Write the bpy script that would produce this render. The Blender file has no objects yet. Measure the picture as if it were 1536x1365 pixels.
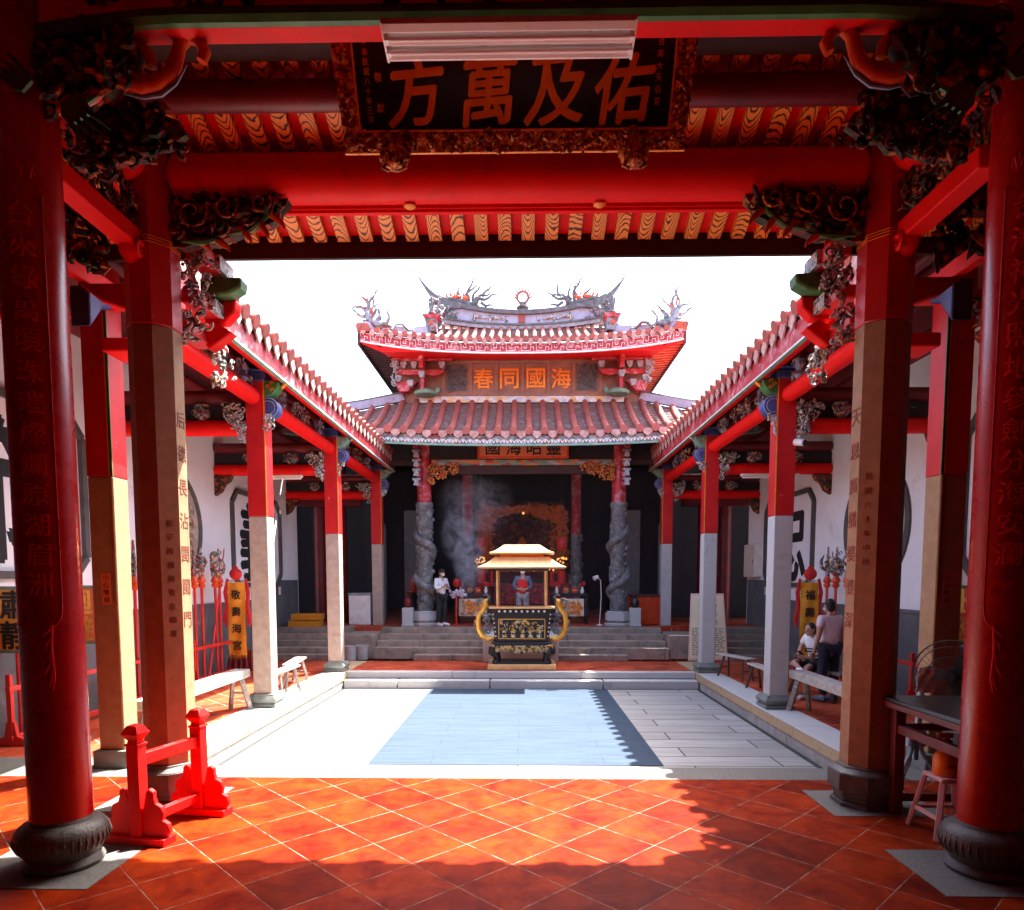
import bpy, math, random
from mathutils import Vector, Matrix
R=math.radians; PI=math.pi
sc=bpy.context.scene; COL=sc.collection
rnd=random.Random(7)
V=Vector
# ------------------------------------------------------------------ materials
MATS={}
def newmat(name):
    m=bpy.data.materials.new(name); m.use_nodes=True; MATS[name]=m
    nt=m.node_tree; return m,nt,nt.nodes['Principled BSDF'],nt.nodes,nt.links
def coord(nt):
    return nt.nodes.new('ShaderNodeTexCoord').outputs['Object']
def noise(nt,vec,scale,detail=4,rough=.6,dist=0):
    n=nt.nodes.new('ShaderNodeTexNoise'); n.inputs['Scale'].default_value=scale; n.inputs['Detail'].default_value=detail
    n.inputs['Roughness'].default_value=rough; n.inputs['Distortion'].default_value=dist
    nt.links.new(vec,n.inputs['Vector']); return n.outputs['Fac']
def ramp(nt,fac,stops,interp='LINEAR'):
    r=nt.nodes.new('ShaderNodeValToRGB'); cr=r.color_ramp; cr.interpolation=interp
    while len(cr.elements)<len(stops): cr.elements.new(.5)
    for e,(p,c) in zip(cr.elements,stops):
        e.position=p; e.color=(*c,1) if len(c)==3 else c
    nt.links.new(fac,r.inputs['Fac']); return r.outputs['Color']
def math_(nt,op,a,b=None,c=None):
    n=nt.nodes.new('ShaderNodeMath'); n.operation=op
    for i,x in enumerate((a,b,c)):
        if x is None: continue
        if isinstance(x,(int,float)): n.inputs[i].default_value=x
        else: nt.links.new(x,n.inputs[i])
    return n.outputs[0]
def mixc(nt,fac,a,b,blend='MIX'):
    n=nt.nodes.new('ShaderNodeMix'); n.data_type='RGBA'; n.blend_type=blend
    for s,x in ((0,fac),(6,a),(7,b)):
        if isinstance(x,(int,float)): n.inputs[s].default_value=x
        elif isinstance(x,tuple): n.inputs[s].default_value=(*x,1)
        else: nt.links.new(x,n.inputs[s])
    return n.outputs[2]
def bump(nt,b,h,strength,dist=.02):
    n=nt.nodes.new('ShaderNodeBump'); n.inputs['Strength'].default_value=strength; n.inputs['Distance'].default_value=dist
    nt.links.new(h,n.inputs['Height']); nt.links.new(n.outputs['Normal'],b.inputs['Normal'])
def mat(name,c1,c2=None,rough=.55,scale=4,bs=60,bstr=.15,metal=0,spec=.5,lo=.35,hi=.65,dirt_or_highlight=None,dlo=.55,dhi=.7,dscale=2.5,coat=0,emit=None):
    m,nt,b,N,L=newmat(name); co=coord(nt)
    c2=c2 or tuple(x*.75 for x in c1)
    f=noise(nt,co,scale,6,.65)
    c=ramp(nt,f,[(lo,c2),(hi,c1)])
    if dirt_or_highlight:
        d=ramp(nt,noise(nt,co,dscale,8,.7,.6),[(dlo,(0,0,0)),(dhi,(1,1,1))])
        c=mixc(nt,d,c,dirt_or_highlight)
    L.new(c,b.inputs['Base Color'])
    r=nt.nodes.new('ShaderNodeMapRange'); L.new(noise(nt,co,scale*3,4),r.inputs[0]); r.inputs[3].default_value=max(.05,rough-.12); r.inputs[4].default_value=min(1,rough+.12)
    L.new(r.outputs[0],b.inputs['Roughness']); b.inputs['Metallic'].default_value=metal
    b.inputs['Specular IOR Level'].default_value=spec; b.inputs['Coat Weight'].default_value=coat
    if bstr: bump(nt,b,noise(nt,co,bs,3),bstr)
    if emit:
        b.inputs['Emission Color'].default_value=(*emit[0],1); b.inputs['Emission Strength'].default_value=emit[1]
    return m
def palette(name,cols,scale,rough=.5,bstr=.5,stretch=(1,1,1),metal=0):
    """painted carving: patches of several paints"""
    m,nt,b,N,L=newmat(name); co=coord(nt)
    mp=nt.nodes.new('ShaderNodeMapping'); mp.inputs['Scale'].default_value=stretch; L.new(co,mp.inputs['Vector'])
    v=nt.nodes.new('ShaderNodeTexVoronoi'); v.inputs['Scale'].default_value=scale; L.new(mp.outputs[0],v.inputs['Vector'])
    s=nt.nodes.new('ShaderNodeSeparateColor'); L.new(v.outputs['Color'],s.inputs[0])
    n=len(cols); c=ramp(nt,s.outputs[0],[(i/n,cc) for i,cc in enumerate(cols)],'CONSTANT')
    c=mixc(nt,.35,c,ramp(nt,noise(nt,co,14,5),[(.3,(.25,.22,.2)),(.7,(1,1,1))]),'MULTIPLY')
    L.new(c,b.inputs['Base Color']); b.inputs['Roughness'].default_value=rough; b.inputs['Metallic'].default_value=metal
    bump(nt,b,noise(nt,co,45,4),bstr); return m
mat('red',(.80,.010,.008),(.70,.006,.005),rough=.5,scale=2.2,bs=25,bstr=.06,spec=.15,dirt_or_highlight=(.42,.03,.02),dlo=.55,dhi=.85,dscale=3.5)
mat('red_worn',(.56,.010,.012),(.44,.005,.007),rough=.45,scale=3,bs=30,bstr=.1,dirt_or_highlight=(.7,.45,.42),dlo=.66,dhi=.72,dscale=9)
mat('red_fascia',(.42,.013,.022),(.31,.007,.012),rough=.5,scale=3,bs=30,bstr=.12,dirt_or_highlight=(.72,.38,.4),dlo=.5,dhi=.75,dscale=5)
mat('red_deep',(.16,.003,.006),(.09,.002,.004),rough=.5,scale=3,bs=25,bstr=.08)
mat('red_lacquer',(.40,.003,.006),(.31,.002,.004),rough=.28,scale=2,bs=90,bstr=.03,coat=.12,dirt_or_highlight=(.22,.012,.012),dlo=.55,dhi=.75,dscale=4)
mat('red_relief',(.85,.06,.05),(.7,.04,.035),rough=.4,scale=6,bstr=.05)
mat('dark_timber',(.035,.008,.008),(.018,.005,.006),rough=.7,scale=3)
mat('granite_pink',(.47,.37,.30),(.37,.285,.225),rough=.75,scale=9,bs=160,bstr=.25,dirt_or_highlight=(.25,.18,.13),dlo=.6,dhi=.75,dscale=3)
mat('pad_stone',(.17,.163,.15),(.10,.097,.09),rough=.85,scale=45,bs=160,bstr=.3,dirt_or_highlight=(.13,.125,.12),dlo=.55,dhi=.8,dscale=3)
mat('granite_bounce',(.36,.21,.105),(.27,.15,.07),rough=.75,scale=9,bs=160,bstr=.25,dirt_or_highlight=(.25,.18,.13),dlo=.6,dhi=.75,dscale=3)  # hall column stone with the floor's orange bounce light put into its colour
mat('granite_grey',(.50,.49,.485),(.38,.375,.37),rough=.8,scale=60,bs=160,bstr=.25,dirt_or_highlight=(.22,.21,.2),dlo=.58,dhi=.8,dscale=2)
mat('base_stone',(.11,.105,.095),(.06,.058,.052),rough=.5,scale=6,bs=70,bstr=.25,dirt_or_highlight=(.3,.28,.24),dlo=.62,dhi=.8,dscale=5)
mat('base_green',(.2,.22,.2),(.13,.15,.135),rough=.45,scale=6,bs=70,bstr=.15)
mat('kerb_stone',(.50,.36,.21),(.40,.28,.16),rough=.8,scale=20,bs=140,bstr=.3,dirt_or_highlight=(.33,.25,.17),dscale=4)
mat('kerb_base',(.42,.40,.38),(.30,.29,.28),rough=.85,scale=5,bs=100,bstr=.3,dirt_or_highlight=(.12,.11,.1),dlo=.55,dhi=.75,dscale=4)
mat('gutter',(.03,.03,.03),rough=.9)
mat('step_stone',(.36,.275,.215),(.22,.18,.15),rough=.7,scale=3,bs=110,bstr=.25,dirt_or_highlight=(.10,.095,.09),dlo=.52,dhi=.7,dscale=2)
mat('plaster',(.85,.84,.85),(.78,.765,.775),rough=.9,scale=1.3,bs=40,bstr=.08,dirt_or_highlight=(.5,.44,.42),dlo=.6,dhi=.85,dscale=1.2)
mat('dado',(.13,.135,.14),(.09,.094,.1),rough=.8,scale=1.5,bs=90,bstr=.2,dirt_or_highlight=(.2,.2,.2),dscale=2)
mat('frame_grey',(.10,.09,.085),(.06,.055,.05),rough=.7,scale=4)
mat('roof_tile',(.38,.085,.06),(.24,.055,.042),rough=.7,scale=3,bs=50,bstr=.25,dirt_or_highlight=(.42,.30,.26),dlo=.6,dhi=.75,dscale=5)
mat('roof_pan',(.25,.12,.10),(.13,.07,.06),rough=.85,scale=7,bs=30,bstr=.5,dirt_or_highlight=(.32,.25,.24),dscale=6)
mat('tile_drip',(.55,.36,.32),(.34,.13,.1),rough=.7,scale=6,bs=40,bstr=.3)
mat('lacquer_black',(.012,.013,.016),(.006,.007,.009),rough=.35,scale=4,bs=40,bstr=.05)
mat('gold',(.90,.33,.03),(.78,.22,.018),rough=.4,scale=10,bs=60,bstr=.3,metal=.1)
mat('gold_bright',(.95,.55,.10),(.8,.36,.05),rough=.32,scale=8,bs=50,bstr=.15,metal=.5)
mat('brass_roof',(.85,.50,.22),(.72,.38,.14),rough=.4,scale=6,bs=30,bstr=.05,metal=.4)
mat('orange_red',(.75,.10,.012),(.5,.03,.01),rough=.4,scale=5,bs=40,bstr=.2)
mat('green_paint',(.06,.20,.05),(.03,.12,.03),rough=.5,scale=5)
mat('green_pale',(.22,.38,.28),(.12,.24,.16),rough=.55,scale=7)
mat('blue_paint',(.06,.09,.26),(.03,.04,.14),rough=.5,scale=5)
mat('blue_pale',(.25,.33,.52),(.14,.2,.36),rough=.55,scale=8)
mat('white_paint',(.8,.78,.74),(.66,.62,.58),rough=.6,scale=6,bstr=.05)
mat('cream',(.74,.66,.55),(.66,.56,.45),rough=.5,scale=5,bstr=.03)
mat('enamel',(.9,.87,.85),(.86,.82,.8),rough=.3,scale=3,bstr=.0,dirt_or_highlight=(.2,.1,.06),dlo=.68,dhi=.7,dscale=26)
mat('tube_glass',(.9,.86,.84),(.86,.8,.78),rough=.2,scale=3,bstr=0)
mat('lavender',(.42,.41,.52),(.30,.30,.38),rough=.8,scale=5,bs=40,bstr=.3,dirt_or_highlight=(.2,.2,.22),dlo=.58,dhi=.68,dscale=4)
mat('ridge_grey',(.14,.138,.142),(.075,.074,.077),rough=.8,scale=8,bs=40,bstr=.4,dirt_or_highlight=(.24,.23,.24),dscale=7)
mat('ridge_white',(.40,.40,.42),(.24,.24,.27),rough=.8,scale=9,bs=30,bstr=.4)
mat('wood_panel',(.33,.165,.11),(.22,.11,.075),rough=.65,scale=4,bs=30,bstr=.2)
mat('old_wood',(.33,.28,.24),(.17,.135,.11),rough=.75,scale=12,bs=60,bstr=.5,dirt_or_highlight=(.5,.46,.42),dscale=8)
mat('bench_wood',(.5,.45,.4),(.3,.25,.21),rough=.7,scale=10,bs=60,bstr=.4)
mat('dark_wood',(.06,.03,.02),(.03,.016,.012),rough=.5,scale=8)
mat('skin',(.48,.25,.17),(.42,.21,.14),rough=.55,scale=8,bstr=0)
mat('hair',(.012,.011,.012),(.007,.006,.007),rough=.6,scale=30)
mat('cloth_white',(.8,.79,.8),(.7,.69,.71),rough=.9,scale=5,bs=20,bstr=.3)
mat('cloth_pink',(.74,.62,.66),(.64,.52,.57),rough=.9,scale=5,bs=20,bstr=.3)
mat('cloth_navy',(.025,.03,.06),(.015,.018,.04),rough=.9,scale=6,bs=25,bstr=.3)
mat('cloth_black',(.02,.02,.022),(.012,.012,.014),rough=.9,scale=6,bs=25,bstr=.3)
mat('cloth_red',(.65,.03,.025),(.5,.015,.015),rough=.85,scale=6,bs=25,bstr=.3)
mat('cloth_grey',(.3,.32,.34),(.2,.21,.23),rough=.9,scale=6,bs=25,bstr=.3)
mat('cloth_denim',(.11,.14,.2),(.07,.09,.14),rough=.9,scale=6,bs=25,bstr=.3)
mat('banner_gold',(.85,.42,.03),(.72,.32,.02),rough=.6,scale=7,bs=25,bstr=.3)
mat('sign_orange',(.72,.20,.09),(.62,.15,.07),rough=.6,scale=3,bstr=0)
mat('sign_pink',(.55,.16,.17),(.45,.12,.13),rough=.6,scale=3,bstr=0)
mat('sign_yellow',(.8,.42,.03),(.7,.34,.02),rough=.6,scale=3,bstr=0)
mat('pole_red',(.62,.03,.02),(.5,.015,.012),rough=.35,scale=4,bstr=.02)
mat('metal_dark',(.05,.052,.055),(.03,.03,.033),rough=.4,metal=.7,scale=5)
mat('metal_blue',(.30,.42,.50),(.22,.33,.42),rough=.4,metal=.2,scale=5,bstr=.02)
mat('metal_steel',(.5,.5,.5),(.4,.4,.4),rough=.3,metal=.9,scale=5,bstr=.02)
mat('plastic_orange',(.85,.2,.01),(.8,.17,.01),rough=.35,scale=3,bstr=0)
mat('plastic_pink',(.75,.45,.42),(.7,.4,.38),rough=.4,scale=3,bstr=0)
mat('plastic_grey',(.12,.12,.125),(.09,.09,.095),rough=.6,scale=3,bstr=.05)
mat('crate_yellow',(.75,.33,.02),(.6,.24,.015),rough=.5,scale=4,bstr=.05)
mat('bucket_grey',(.42,.4,.4),(.32,.3,.3),rough=.6,scale=4,bstr=.05)
mat('ink',(.012,.012,.013),(.01,.01,.01),rough=.7,scale=3,bstr=0)
mat('ink_brown',(.22,.07,.03),(.12,.04,.02),rough=.8,scale=20,bstr=.1)
mat('ink_orange',(.32,.06,.02),(.12,.025,.01),rough=.8,scale=25,bstr=.1)
mat('carved_black',(.012,.008,.008),(.006,.005,.005),rough=.9,spec=.2,scale=12,bs=30,bstr=.5)
mat('void',(.006,.006,.009),(.004,.004,.006),rough=.95,scale=3,bstr=0)
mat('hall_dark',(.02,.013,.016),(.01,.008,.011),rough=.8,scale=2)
mat('dragon_stone',(.21,.21,.215),(.075,.075,.08),rough=.6,scale=5,bs=40,bstr=.5,dirt_or_highlight=(.4,.4,.41),dlo=.55,dhi=.75,dscale=7)  # pale patches on the dragon carving are highlights painted into the colour
mat('concrete',(.36,.36,.37),(.27,.27,.28),rough=.85,scale=3,bs=80,bstr=.2)
mat('carpet_blue',(.058,.078,.108),(.050,.070,.100),rough=.95,spec=.05,scale=3)
mat('notice_face',(.76,.69,.48),(.7,.64,.45),rough=.5,scale=3,bstr=0)
mat('lantern_red',(.3,.008,.008),(.22,.005,.005),rough=.5,scale=4,bstr=.1,emit=((1,.03,.015),.012))
mat('lamp_glow',(.9,.5,.15),(.9,.45,.1),rough=.5,scale=4,bstr=0,emit=((1,.42,.1),.2))
mat('shrine',(.22,.055,.012),(.07,.014,.006),rough=.45,scale=9,bs=30,bstr=.6,metal=.3,emit=((1,.16,.03),.012))  # faint orange glow added to the gilt carving though it is no lamp
PAL=[(.05,.08,.2),(.5,.03,.02),(.55,.52,.48),(.05,.16,.08),(.6,.25,.06),(.35,.33,.36),(.03,.03,.035)]
palette('carved_paint',PAL,26,bstr=.6)
palette('carved_white',[(.62,.6,.58),(.5,.48,.47),(.06,.06,.065),(.65,.62,.58),(.08,.14,.1),(.6,.32,.15),(.3,.3,.32)],30,bstr=.6)
palette('carved_dark',[(.09,.010,.007),(.03,.009,.007),(.18,.018,.008),(.016,.016,.016),(.05,.06,.02),(.42,.09,.012),(.03,.06,.035)],20,bstr=.5,rough=.8)
palette('carved_gold',[(.5,.09,.02),(.75,.27,.04),(.3,.045,.014),(.85,.42,.08),(.45,.07,.02),(.08,.025,.01)],42,bstr=.7,metal=.2)
palette('plaid_red',[(.5,.02,.03),(.1,.02,.03),(.6,.1,.1),(.4,.02,.02)],22,bstr=.1)
palette('ridge_mosaic',[(.27,.27,.30),(.2,.2,.23),(.24,.07,.06),(.11,.16,.14),(.34,.34,.35),(.13,.13,.15),(.27,.27,.3)],9,bstr=.5)
palette('frieze_paint',[(.7,.68,.66),(.72,.42,.16),(.68,.66,.66),(.5,.52,.58),(.76,.5,.25),(.7,.69,.68)],7,bstr=.1)
palette('beam_paint',[(.12,.25,.2),(.45,.16,.05),(.3,.06,.05),(.3,.34,.4),(.5,.22,.06),(.14,.28,.22)],5,bstr=.2,stretch=(1,1,2.5))
palette('shrine_gilt',[(.16,.04,.01),(.06,.01,.006),(.22,.09,.02),(.1,.015,.006),(.015,.008,.006)],9,bstr=.6,metal=.2)
palette('urn_relief',[(.7,.45,.12),(.6,.55,.45),(.03,.03,.03),(.75,.4,.08)],24,bstr=.4,metal=.2)
def tile_floor(name,size,ou,ov,rot45,c1,c2,grout,gw,rough=(.22,.5)):
    m,nt,b,N,L=newmat(name); co=coord(nt)
    s=nt.nodes.new('ShaderNodeSeparateXYZ'); L.new(co,s.inputs[0]); X,Y=s.outputs[0],s.outputs[1]
    if rot45:
        u=math_(nt,'MULTIPLY',math_(nt,'ADD',X,Y),.70711); v=math_(nt,'MULTIPLY',math_(nt,'SUBTRACT',Y,X),.70711)
    else: u,v=X,Y
    u=math_(nt,'DIVIDE',math_(nt,'SUBTRACT',u,ou),size); v=math_(nt,'DIVIDE',math_(nt,'SUBTRACT',v,ov),size)
    wob=math_(nt,'MULTIPLY',math_(nt,'SUBTRACT',noise(nt,co,9,3),.5),.012)
    u=math_(nt,'ADD',u,wob); v=math_(nt,'ADD',v,wob)
    fu=math_(nt,'FRACT',u); fv=math_(nt,'FRACT',v)
    du=math_(nt,'SUBTRACT',.5,math_(nt,'ABSOLUTE',math_(nt,'SUBTRACT',fu,.5)))
    dv=math_(nt,'SUBTRACT',.5,math_(nt,'ABSOLUTE',math_(nt,'SUBTRACT',fv,.5)))
    d=math_(nt,'MINIMUM',du,dv)
    cx=nt.nodes.new('ShaderNodeCombineXYZ'); L.new(math_(nt,'FLOOR',u),cx.inputs[0]); L.new(math_(nt,'FLOOR',v),cx.inputs[1])
    wn=nt.nodes.new('ShaderNodeTexWhiteNoise'); L.new(cx.outputs[0],wn.inputs['Vector'])
    base=ramp(nt,noise(nt,co,2.6,8,.72,.6),[(.36,c2),(.62,c1)])
    base=mixc(nt,.75,base,ramp(nt,wn.outputs['Value'],[(0,(.42,.3,.34)),(.3,(.8,.7,.7)),(.7,(1,.95,.9)),(1,(1,1,1))]),'MULTIPLY')
    # worn chalky scuffs and dark stains
    base=mixc(nt,ramp(nt,noise(nt,co,3.3,9,.75,1.2),[(.6,(0,0,0)),(.78,(.4,.4,.4))]),base,(.36,.055,.012))
    base=mixc(nt,ramp(nt,noise(nt,co,1.7,9,.75,.8),[(.58,(0,0,0)),(.75,(.5,.5,.5))]),base,(.13,.02,.012))
    d=math_(nt,'ADD',d,math_(nt,'MULTIPLY',math_(nt,'SUBTRACT',noise(nt,co,11,6,.7),.5),.022))
    gm=ramp(nt,d,[(gw*.6,(1,1,1)),(gw,(0,0,0))])
    gcol=mixc(nt,ramp(nt,noise(nt,co,7,4),[(.42,(0,0,0)),(.55,(1,1,1))]),(.10,.05,.04),grout)
    L.new(mixc(nt,gm,base,gcol),b.inputs['Base Color'])
    r=nt.nodes.new('ShaderNodeMapRange'); L.new(noise(nt,co,5,7,.7),r.inputs[0]); r.inputs[1].default_value=.3; r.inputs[2].default_value=.7
    r.inputs[3].default_value=rough[0]; r.inputs[4].default_value=rough[1]; L.new(r.outputs[0],b.inputs['Roughness']); b.inputs['Specular IOR Level'].default_value=.05
    h=math_(nt,'ADD',math_(nt,'MULTIPLY',ramp(nt,d,[(0,(0,0,0)),(gw*1.5,(1,1,1))]),.6),math_(nt,'MULTIPLY',noise(nt,co,4,5),.5))
    bump(nt,b,h,.35,.012); return m
tile_floor('tile_hall',.524,2.884,2.884,True,(.31,.030,.003),(.14,.006,.002),(.30,.19,.14),.0085,(.3,.6))
tile_floor('tile_gallery',.36,0,0,True,(.50,.085,.035),(.38,.05,.022),(.45,.32,.26),.02,(.3,.6))
def court_floor(name,k1,k2,mo):
    m,nt,b,N,L=newmat(name); co=coord(nt)
    br=nt.nodes.new('ShaderNodeTexBrick'); L.new(co,br.inputs['Vector']); br.inputs['Scale'].default_value=1
    br.inputs['Brick Width'].default_value=2.3; br.inputs['Row Height'].default_value=.48; br.inputs['Mortar Size'].default_value=.011
    br.inputs['Color1'].default_value=(*k1,1); br.inputs['Color2'].default_value=(*k2,1); br.inputs['Mortar'].default_value=(*mo,1)
    mp=nt.nodes.new('ShaderNodeMapping'); mp.inputs['Scale'].default_value=(.6,7,1); L.new(co,mp.inputs['Vector'])
    st=ramp(nt,noise(nt,mp.outputs[0],2,8,.7),[(.3,(.62,.6,.58)),(.65,(1,1,1))])
    c=mixc(nt,.9,br.outputs['Color'],st,'MULTIPLY'); c=mixc(nt,.5,c,ramp(nt,noise(nt,co,60,3),[(.3,(.6,.6,.6)),(.7,(1,1,1))]),'MULTIPLY')
    L.new(c,b.inputs['Base Color']); b.inputs['Roughness'].default_value=.85; b.inputs['Specular IOR Level'].default_value=.1
    bump(nt,b,noise(nt,mp.outputs[0],8,6),.3)
court_floor('court_stone',(.42,.42,.42),(.35,.345,.34),(.07,.07,.07))
court_floor('blue_sheet',(.050,.076,.120),(.048,.074,.117),(.041,.063,.102))
def rafter_wood():
    m,nt,b,N,L=newmat('rafter_wood'); co=coord(nt)
    s=nt.nodes.new('ShaderNodeSeparateXYZ'); L.new(co,s.inputs[0])
    q=math_(nt,'DIVIDE',s.outputs[0],.232); fx=math_(nt,'SUBTRACT',math_(nt,'FRACT',q),.5)
    wn=nt.nodes.new('ShaderNodeTexWhiteNoise'); wn.noise_dimensions='1D'; L.new(math_(nt,'FLOOR',q),wn.inputs['W'])
    rv=wn.outputs['Value']
    par=math_(nt,'MULTIPLY',math_(nt,'POWER',math_(nt,'ADD',fx,math_(nt,'MULTIPLY',math_(nt,'SUBTRACT',rv,.5),.25)),2),math_(nt,'SUBTRACT',math_(nt,'MULTIPLY',math_(nt,'FRACT',math_(nt,'MULTIPLY',rv,37.7)),4.2),1.6))
    t=math_(nt,'ADD',math_(nt,'ADD',s.outputs[1],par),math_(nt,'ADD',math_(nt,'MULTIPLY',rv,9),math_(nt,'MULTIPLY',noise(nt,co,5,3),.16)))
    w=math_(nt,'SINE',math_(nt,'MULTIPLY',t,math_(nt,'ADD',78,math_(nt,'MULTIPLY',math_(nt,'FRACT',math_(nt,'MULTIPLY',rv,91.3)),50))))
    c=ramp(nt,math_(nt,'ADD',math_(nt,'MULTIPLY',w,.5),.5),[(.10,(.04,.007,.004)),(.22,(.82,.24,.02)),(.7,(.90,.32,.03))])
    L.new(c,b.inputs['Base Color']); b.inputs['Roughness'].default_value=.5
rafter_wood()
# ------------------------------------------------------------------ mesh builder
GLY={}
def glyph(ch,off=.0):
    k=(ch,off)
    if k not in GLY:
        c=bpy.data.curves.new('glyph','FONT'); c.body=ch; c.size=1; c.extrude=.5; c.offset=off; c.resolution_u=3
        o=bpy.data.objects.new('glyph',c); COL.objects.link(o)
        dg=bpy.context.evaluated_depsgraph_get(); me=bpy.data.meshes.new_from_object(o.evaluated_get(dg))
        vs=[v.co.copy() for v in me.vertices]; fs=[tuple(p.vertices) for p in me.polygons]
        bpy.data.objects.remove(o); bpy.data.curves.remove(c); bpy.data.meshes.remove(me)
        if vs:
            xs=[v.x for v in vs]; ys=[v.y for v in vs]; cx=(min(xs)+max(xs))/2; cy=(min(ys)+max(ys))/2; h=max(max(ys)-min(ys),(max(xs)-min(xs))*.9,.3)
            vs=[V(((v.x-cx)/h,(v.y-cy)/h,v.z)) for v in vs]
        GLY[k]=(vs,fs)
    return GLY[k]
class MB:
    def __init__(s): s.v=[]; s.f=[]; s.m=[]; s.mi=0; s.cuts=[]
    def add(s,vs,fs):
        n=len(s.v); s.v.extend(tuple(v) for v in vs); s.f.extend(tuple(i+n for i in f) for f in fs); s.m.extend([s.mi]*len(fs)); return s
    def box(s,c,d,M=None,taper=1):
        x,y,z=d[0]/2,d[1]/2,d[2]/2; c=V(c)
        p=[V((a*x*(taper if k>0 else 1),b*y*(taper if k>0 else 1),k*z)) for k in (-1,1) for a,b in ((-1,-1),(1,-1),(1,1),(-1,1))]
        if M is not None: p=[M@q for q in p]
        return s.add([c+q for q in p],[(3,2,1,0),(4,5,6,7),(0,1,5,4),(1,2,6,5),(2,3,7,6),(3,0,4,7)])
    def bx(s,x0,x1,y0,y1,z0,z1): return s.box(((x0+x1)/2,(y0+y1)/2,(z0+z1)/2),(abs(x1-x0),abs(y1-y0),abs(z1-z0)))
    def bar(s,a,b,w,h,up=(0,0,1)):
        a=V(a);b=V(b);d=b-a;L=d.length;d.normalize();up=V(up);r=d.cross(up)
        if r.length<1e-4: r=d.cross(V((0,1,0)))
        r.normalize();u=r.cross(d)
        M=Matrix((r,d,u)).transposed(); return s.box((a+b)/2,(w,L,h),M)
    def tube(s,pts,rad,seg=8,caps=True,flat=1,up=None):
        pts=[V(p) for p in pts]; n=len(pts)
        if not hasattr(rad,'__len__'): rad=[rad]*n
        T=[]
        for i in range(n):
            t=(pts[min(i+1,n-1)]-pts[max(i-1,0)]); T.append(t.normalized() if t.length>0 else V((0,0,1)))
        ref=V(up) if up else (V((0,0,1)) if abs(T[0].z)<.9 else V((0,1,0)))
        nrm=(ref-T[0]*ref.dot(T[0])).normalized(); vs=[];fs=[]
        for i in range(n):
            if i: nrm=(nrm-T[i]*nrm.dot(T[i])); nrm=nrm.normalized() if nrm.length>1e-6 else V((0,1,0))
            b=T[i].cross(nrm)
            for k in range(seg):
                a=2*PI*(k+.5)/seg; vs.append(pts[i]+(nrm*math.cos(a)*flat+b*math.sin(a))*rad[i])
        for i in range(n-1):
            for k in range(seg):
                k2=(k+1)%seg; fs.append((i*seg+k,i*seg+k2,(i+1)*seg+k2,(i+1)*seg+k))
        if caps:
            fs.append(tuple(range(seg-1,-1,-1))); fs.append(tuple((n-1)*seg+k for k in range(seg)))
        return s.add(vs,fs)
    def cyl(s,a,b,r0,r1=None,seg=16): return s.tube([a,b],[r0,r0 if r1 is None else r1],seg)
    def lathe(s,prof,c=(0,0,0),seg=32,rot=0,caps=True):
        c=V(c);vs=[];fs=[];n=len(prof)
        for r,z in prof:
            for k in range(seg):
                a=2*PI*k/seg+rot; vs.append(c+V((r*math.cos(a),r*math.sin(a),z)))
        for i in range(n-1):
            for k in range(seg):
                k2=(k+1)%seg; fs.append((i*seg+k,i*seg+k2,(i+1)*seg+k2,(i+1)*seg+k))
        if caps: fs.append(tuple(range(seg-1,-1,-1))); fs.append(tuple((n-1)*seg+k for k in range(seg)))
        return s.add(vs,fs)
    def prism(s,poly,o,U,W,N,t):
        """polygon in the plane o+U*x+W*y extruded along N by t (centred)"""
        o=V(o);U=V(U);W=V(W);N=V(N);n=len(poly)
        vs=[o+U*x+W*y-N*t/2 for x,y in poly]+[o+U*x+W*y+N*t/2 for x,y in poly]
        fs=[tuple(range(n-1,-1,-1)),tuple(range(n,2*n))]+[(i,(i+1)%n,n+(i+1)%n,n+i) for i in range(n)]
        return s.add(vs,fs)
    def blob(s,c,r,seg=8,rings=5,M=None):
        c=V(c); r=(r,r,r) if not hasattr(r,'__len__') else r; vs=[];fs=[]
        for i in range(rings+1):
            t=PI*i/rings
            for k in range(seg):
                a=2*PI*k/seg; p=V((r[0]*math.sin(t)*math.cos(a),r[1]*math.sin(t)*math.sin(a),r[2]*math.cos(t)))
                vs.append(c+(M@p if M is not None else p))
        for i in range(rings):
            for k in range(seg):
                k2=(k+1)%seg; fs.append((i*seg+k,(i+1)*seg+k,(i+1)*seg+k2,i*seg+k2))
        return s.add(vs,fs)
    def grid(s,P,close=False):
        """P[i][j] points -> quads"""
        n=len(P);m=len(P[0]);vs=[p for row in P for p in row]
        return s.add(vs,[(i*m+j,i*m+j+1,(i+1)*m+j+1,(i+1)*m+j) for i in range(n-1) for j in range(m-1)])
    def spiral(s,c,U,W,r,turns,w,n=12,sgn=1,a0=0,seg=5):
        c=V(c);U=V(U);W=V(W);pts=[];rad=[]
        for i in range(n):
            t=i/(n-1); a=a0+sgn*turns*2*PI*t; q=r*(1-.85*t); pts.append(c+U*math.cos(a)*q+W*math.sin(a)*q); rad.append(w*(1-.55*t))
        return s.tube(pts,rad,seg,up=U.cross(W))
    def text(s,ch,o,U,W,N,h,depth=.01,off=.0,wrap=None):
        if off:
            b=off*h*1.1
            for i,(dx,dy) in enumerate(((b,0),(-b,0),(0,b),(0,-b))):
                oo=V(o)+V(U)*dx+V(W)*dy
                if wrap: s.text(ch,V(o)+Z_*dy,U,W,N,h,depth*(1-.04*(i+1)),0,(wrap[0],wrap[1],wrap[2],wrap[3]+dx/wrap[2]))
                else: s.text(ch,oo,U,W,N,h,depth*(1-.04*(i+1)))
        vs,fs=glyph(ch,0); o=V(o);U=V(U);W=V(W);N=V(N)
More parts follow.
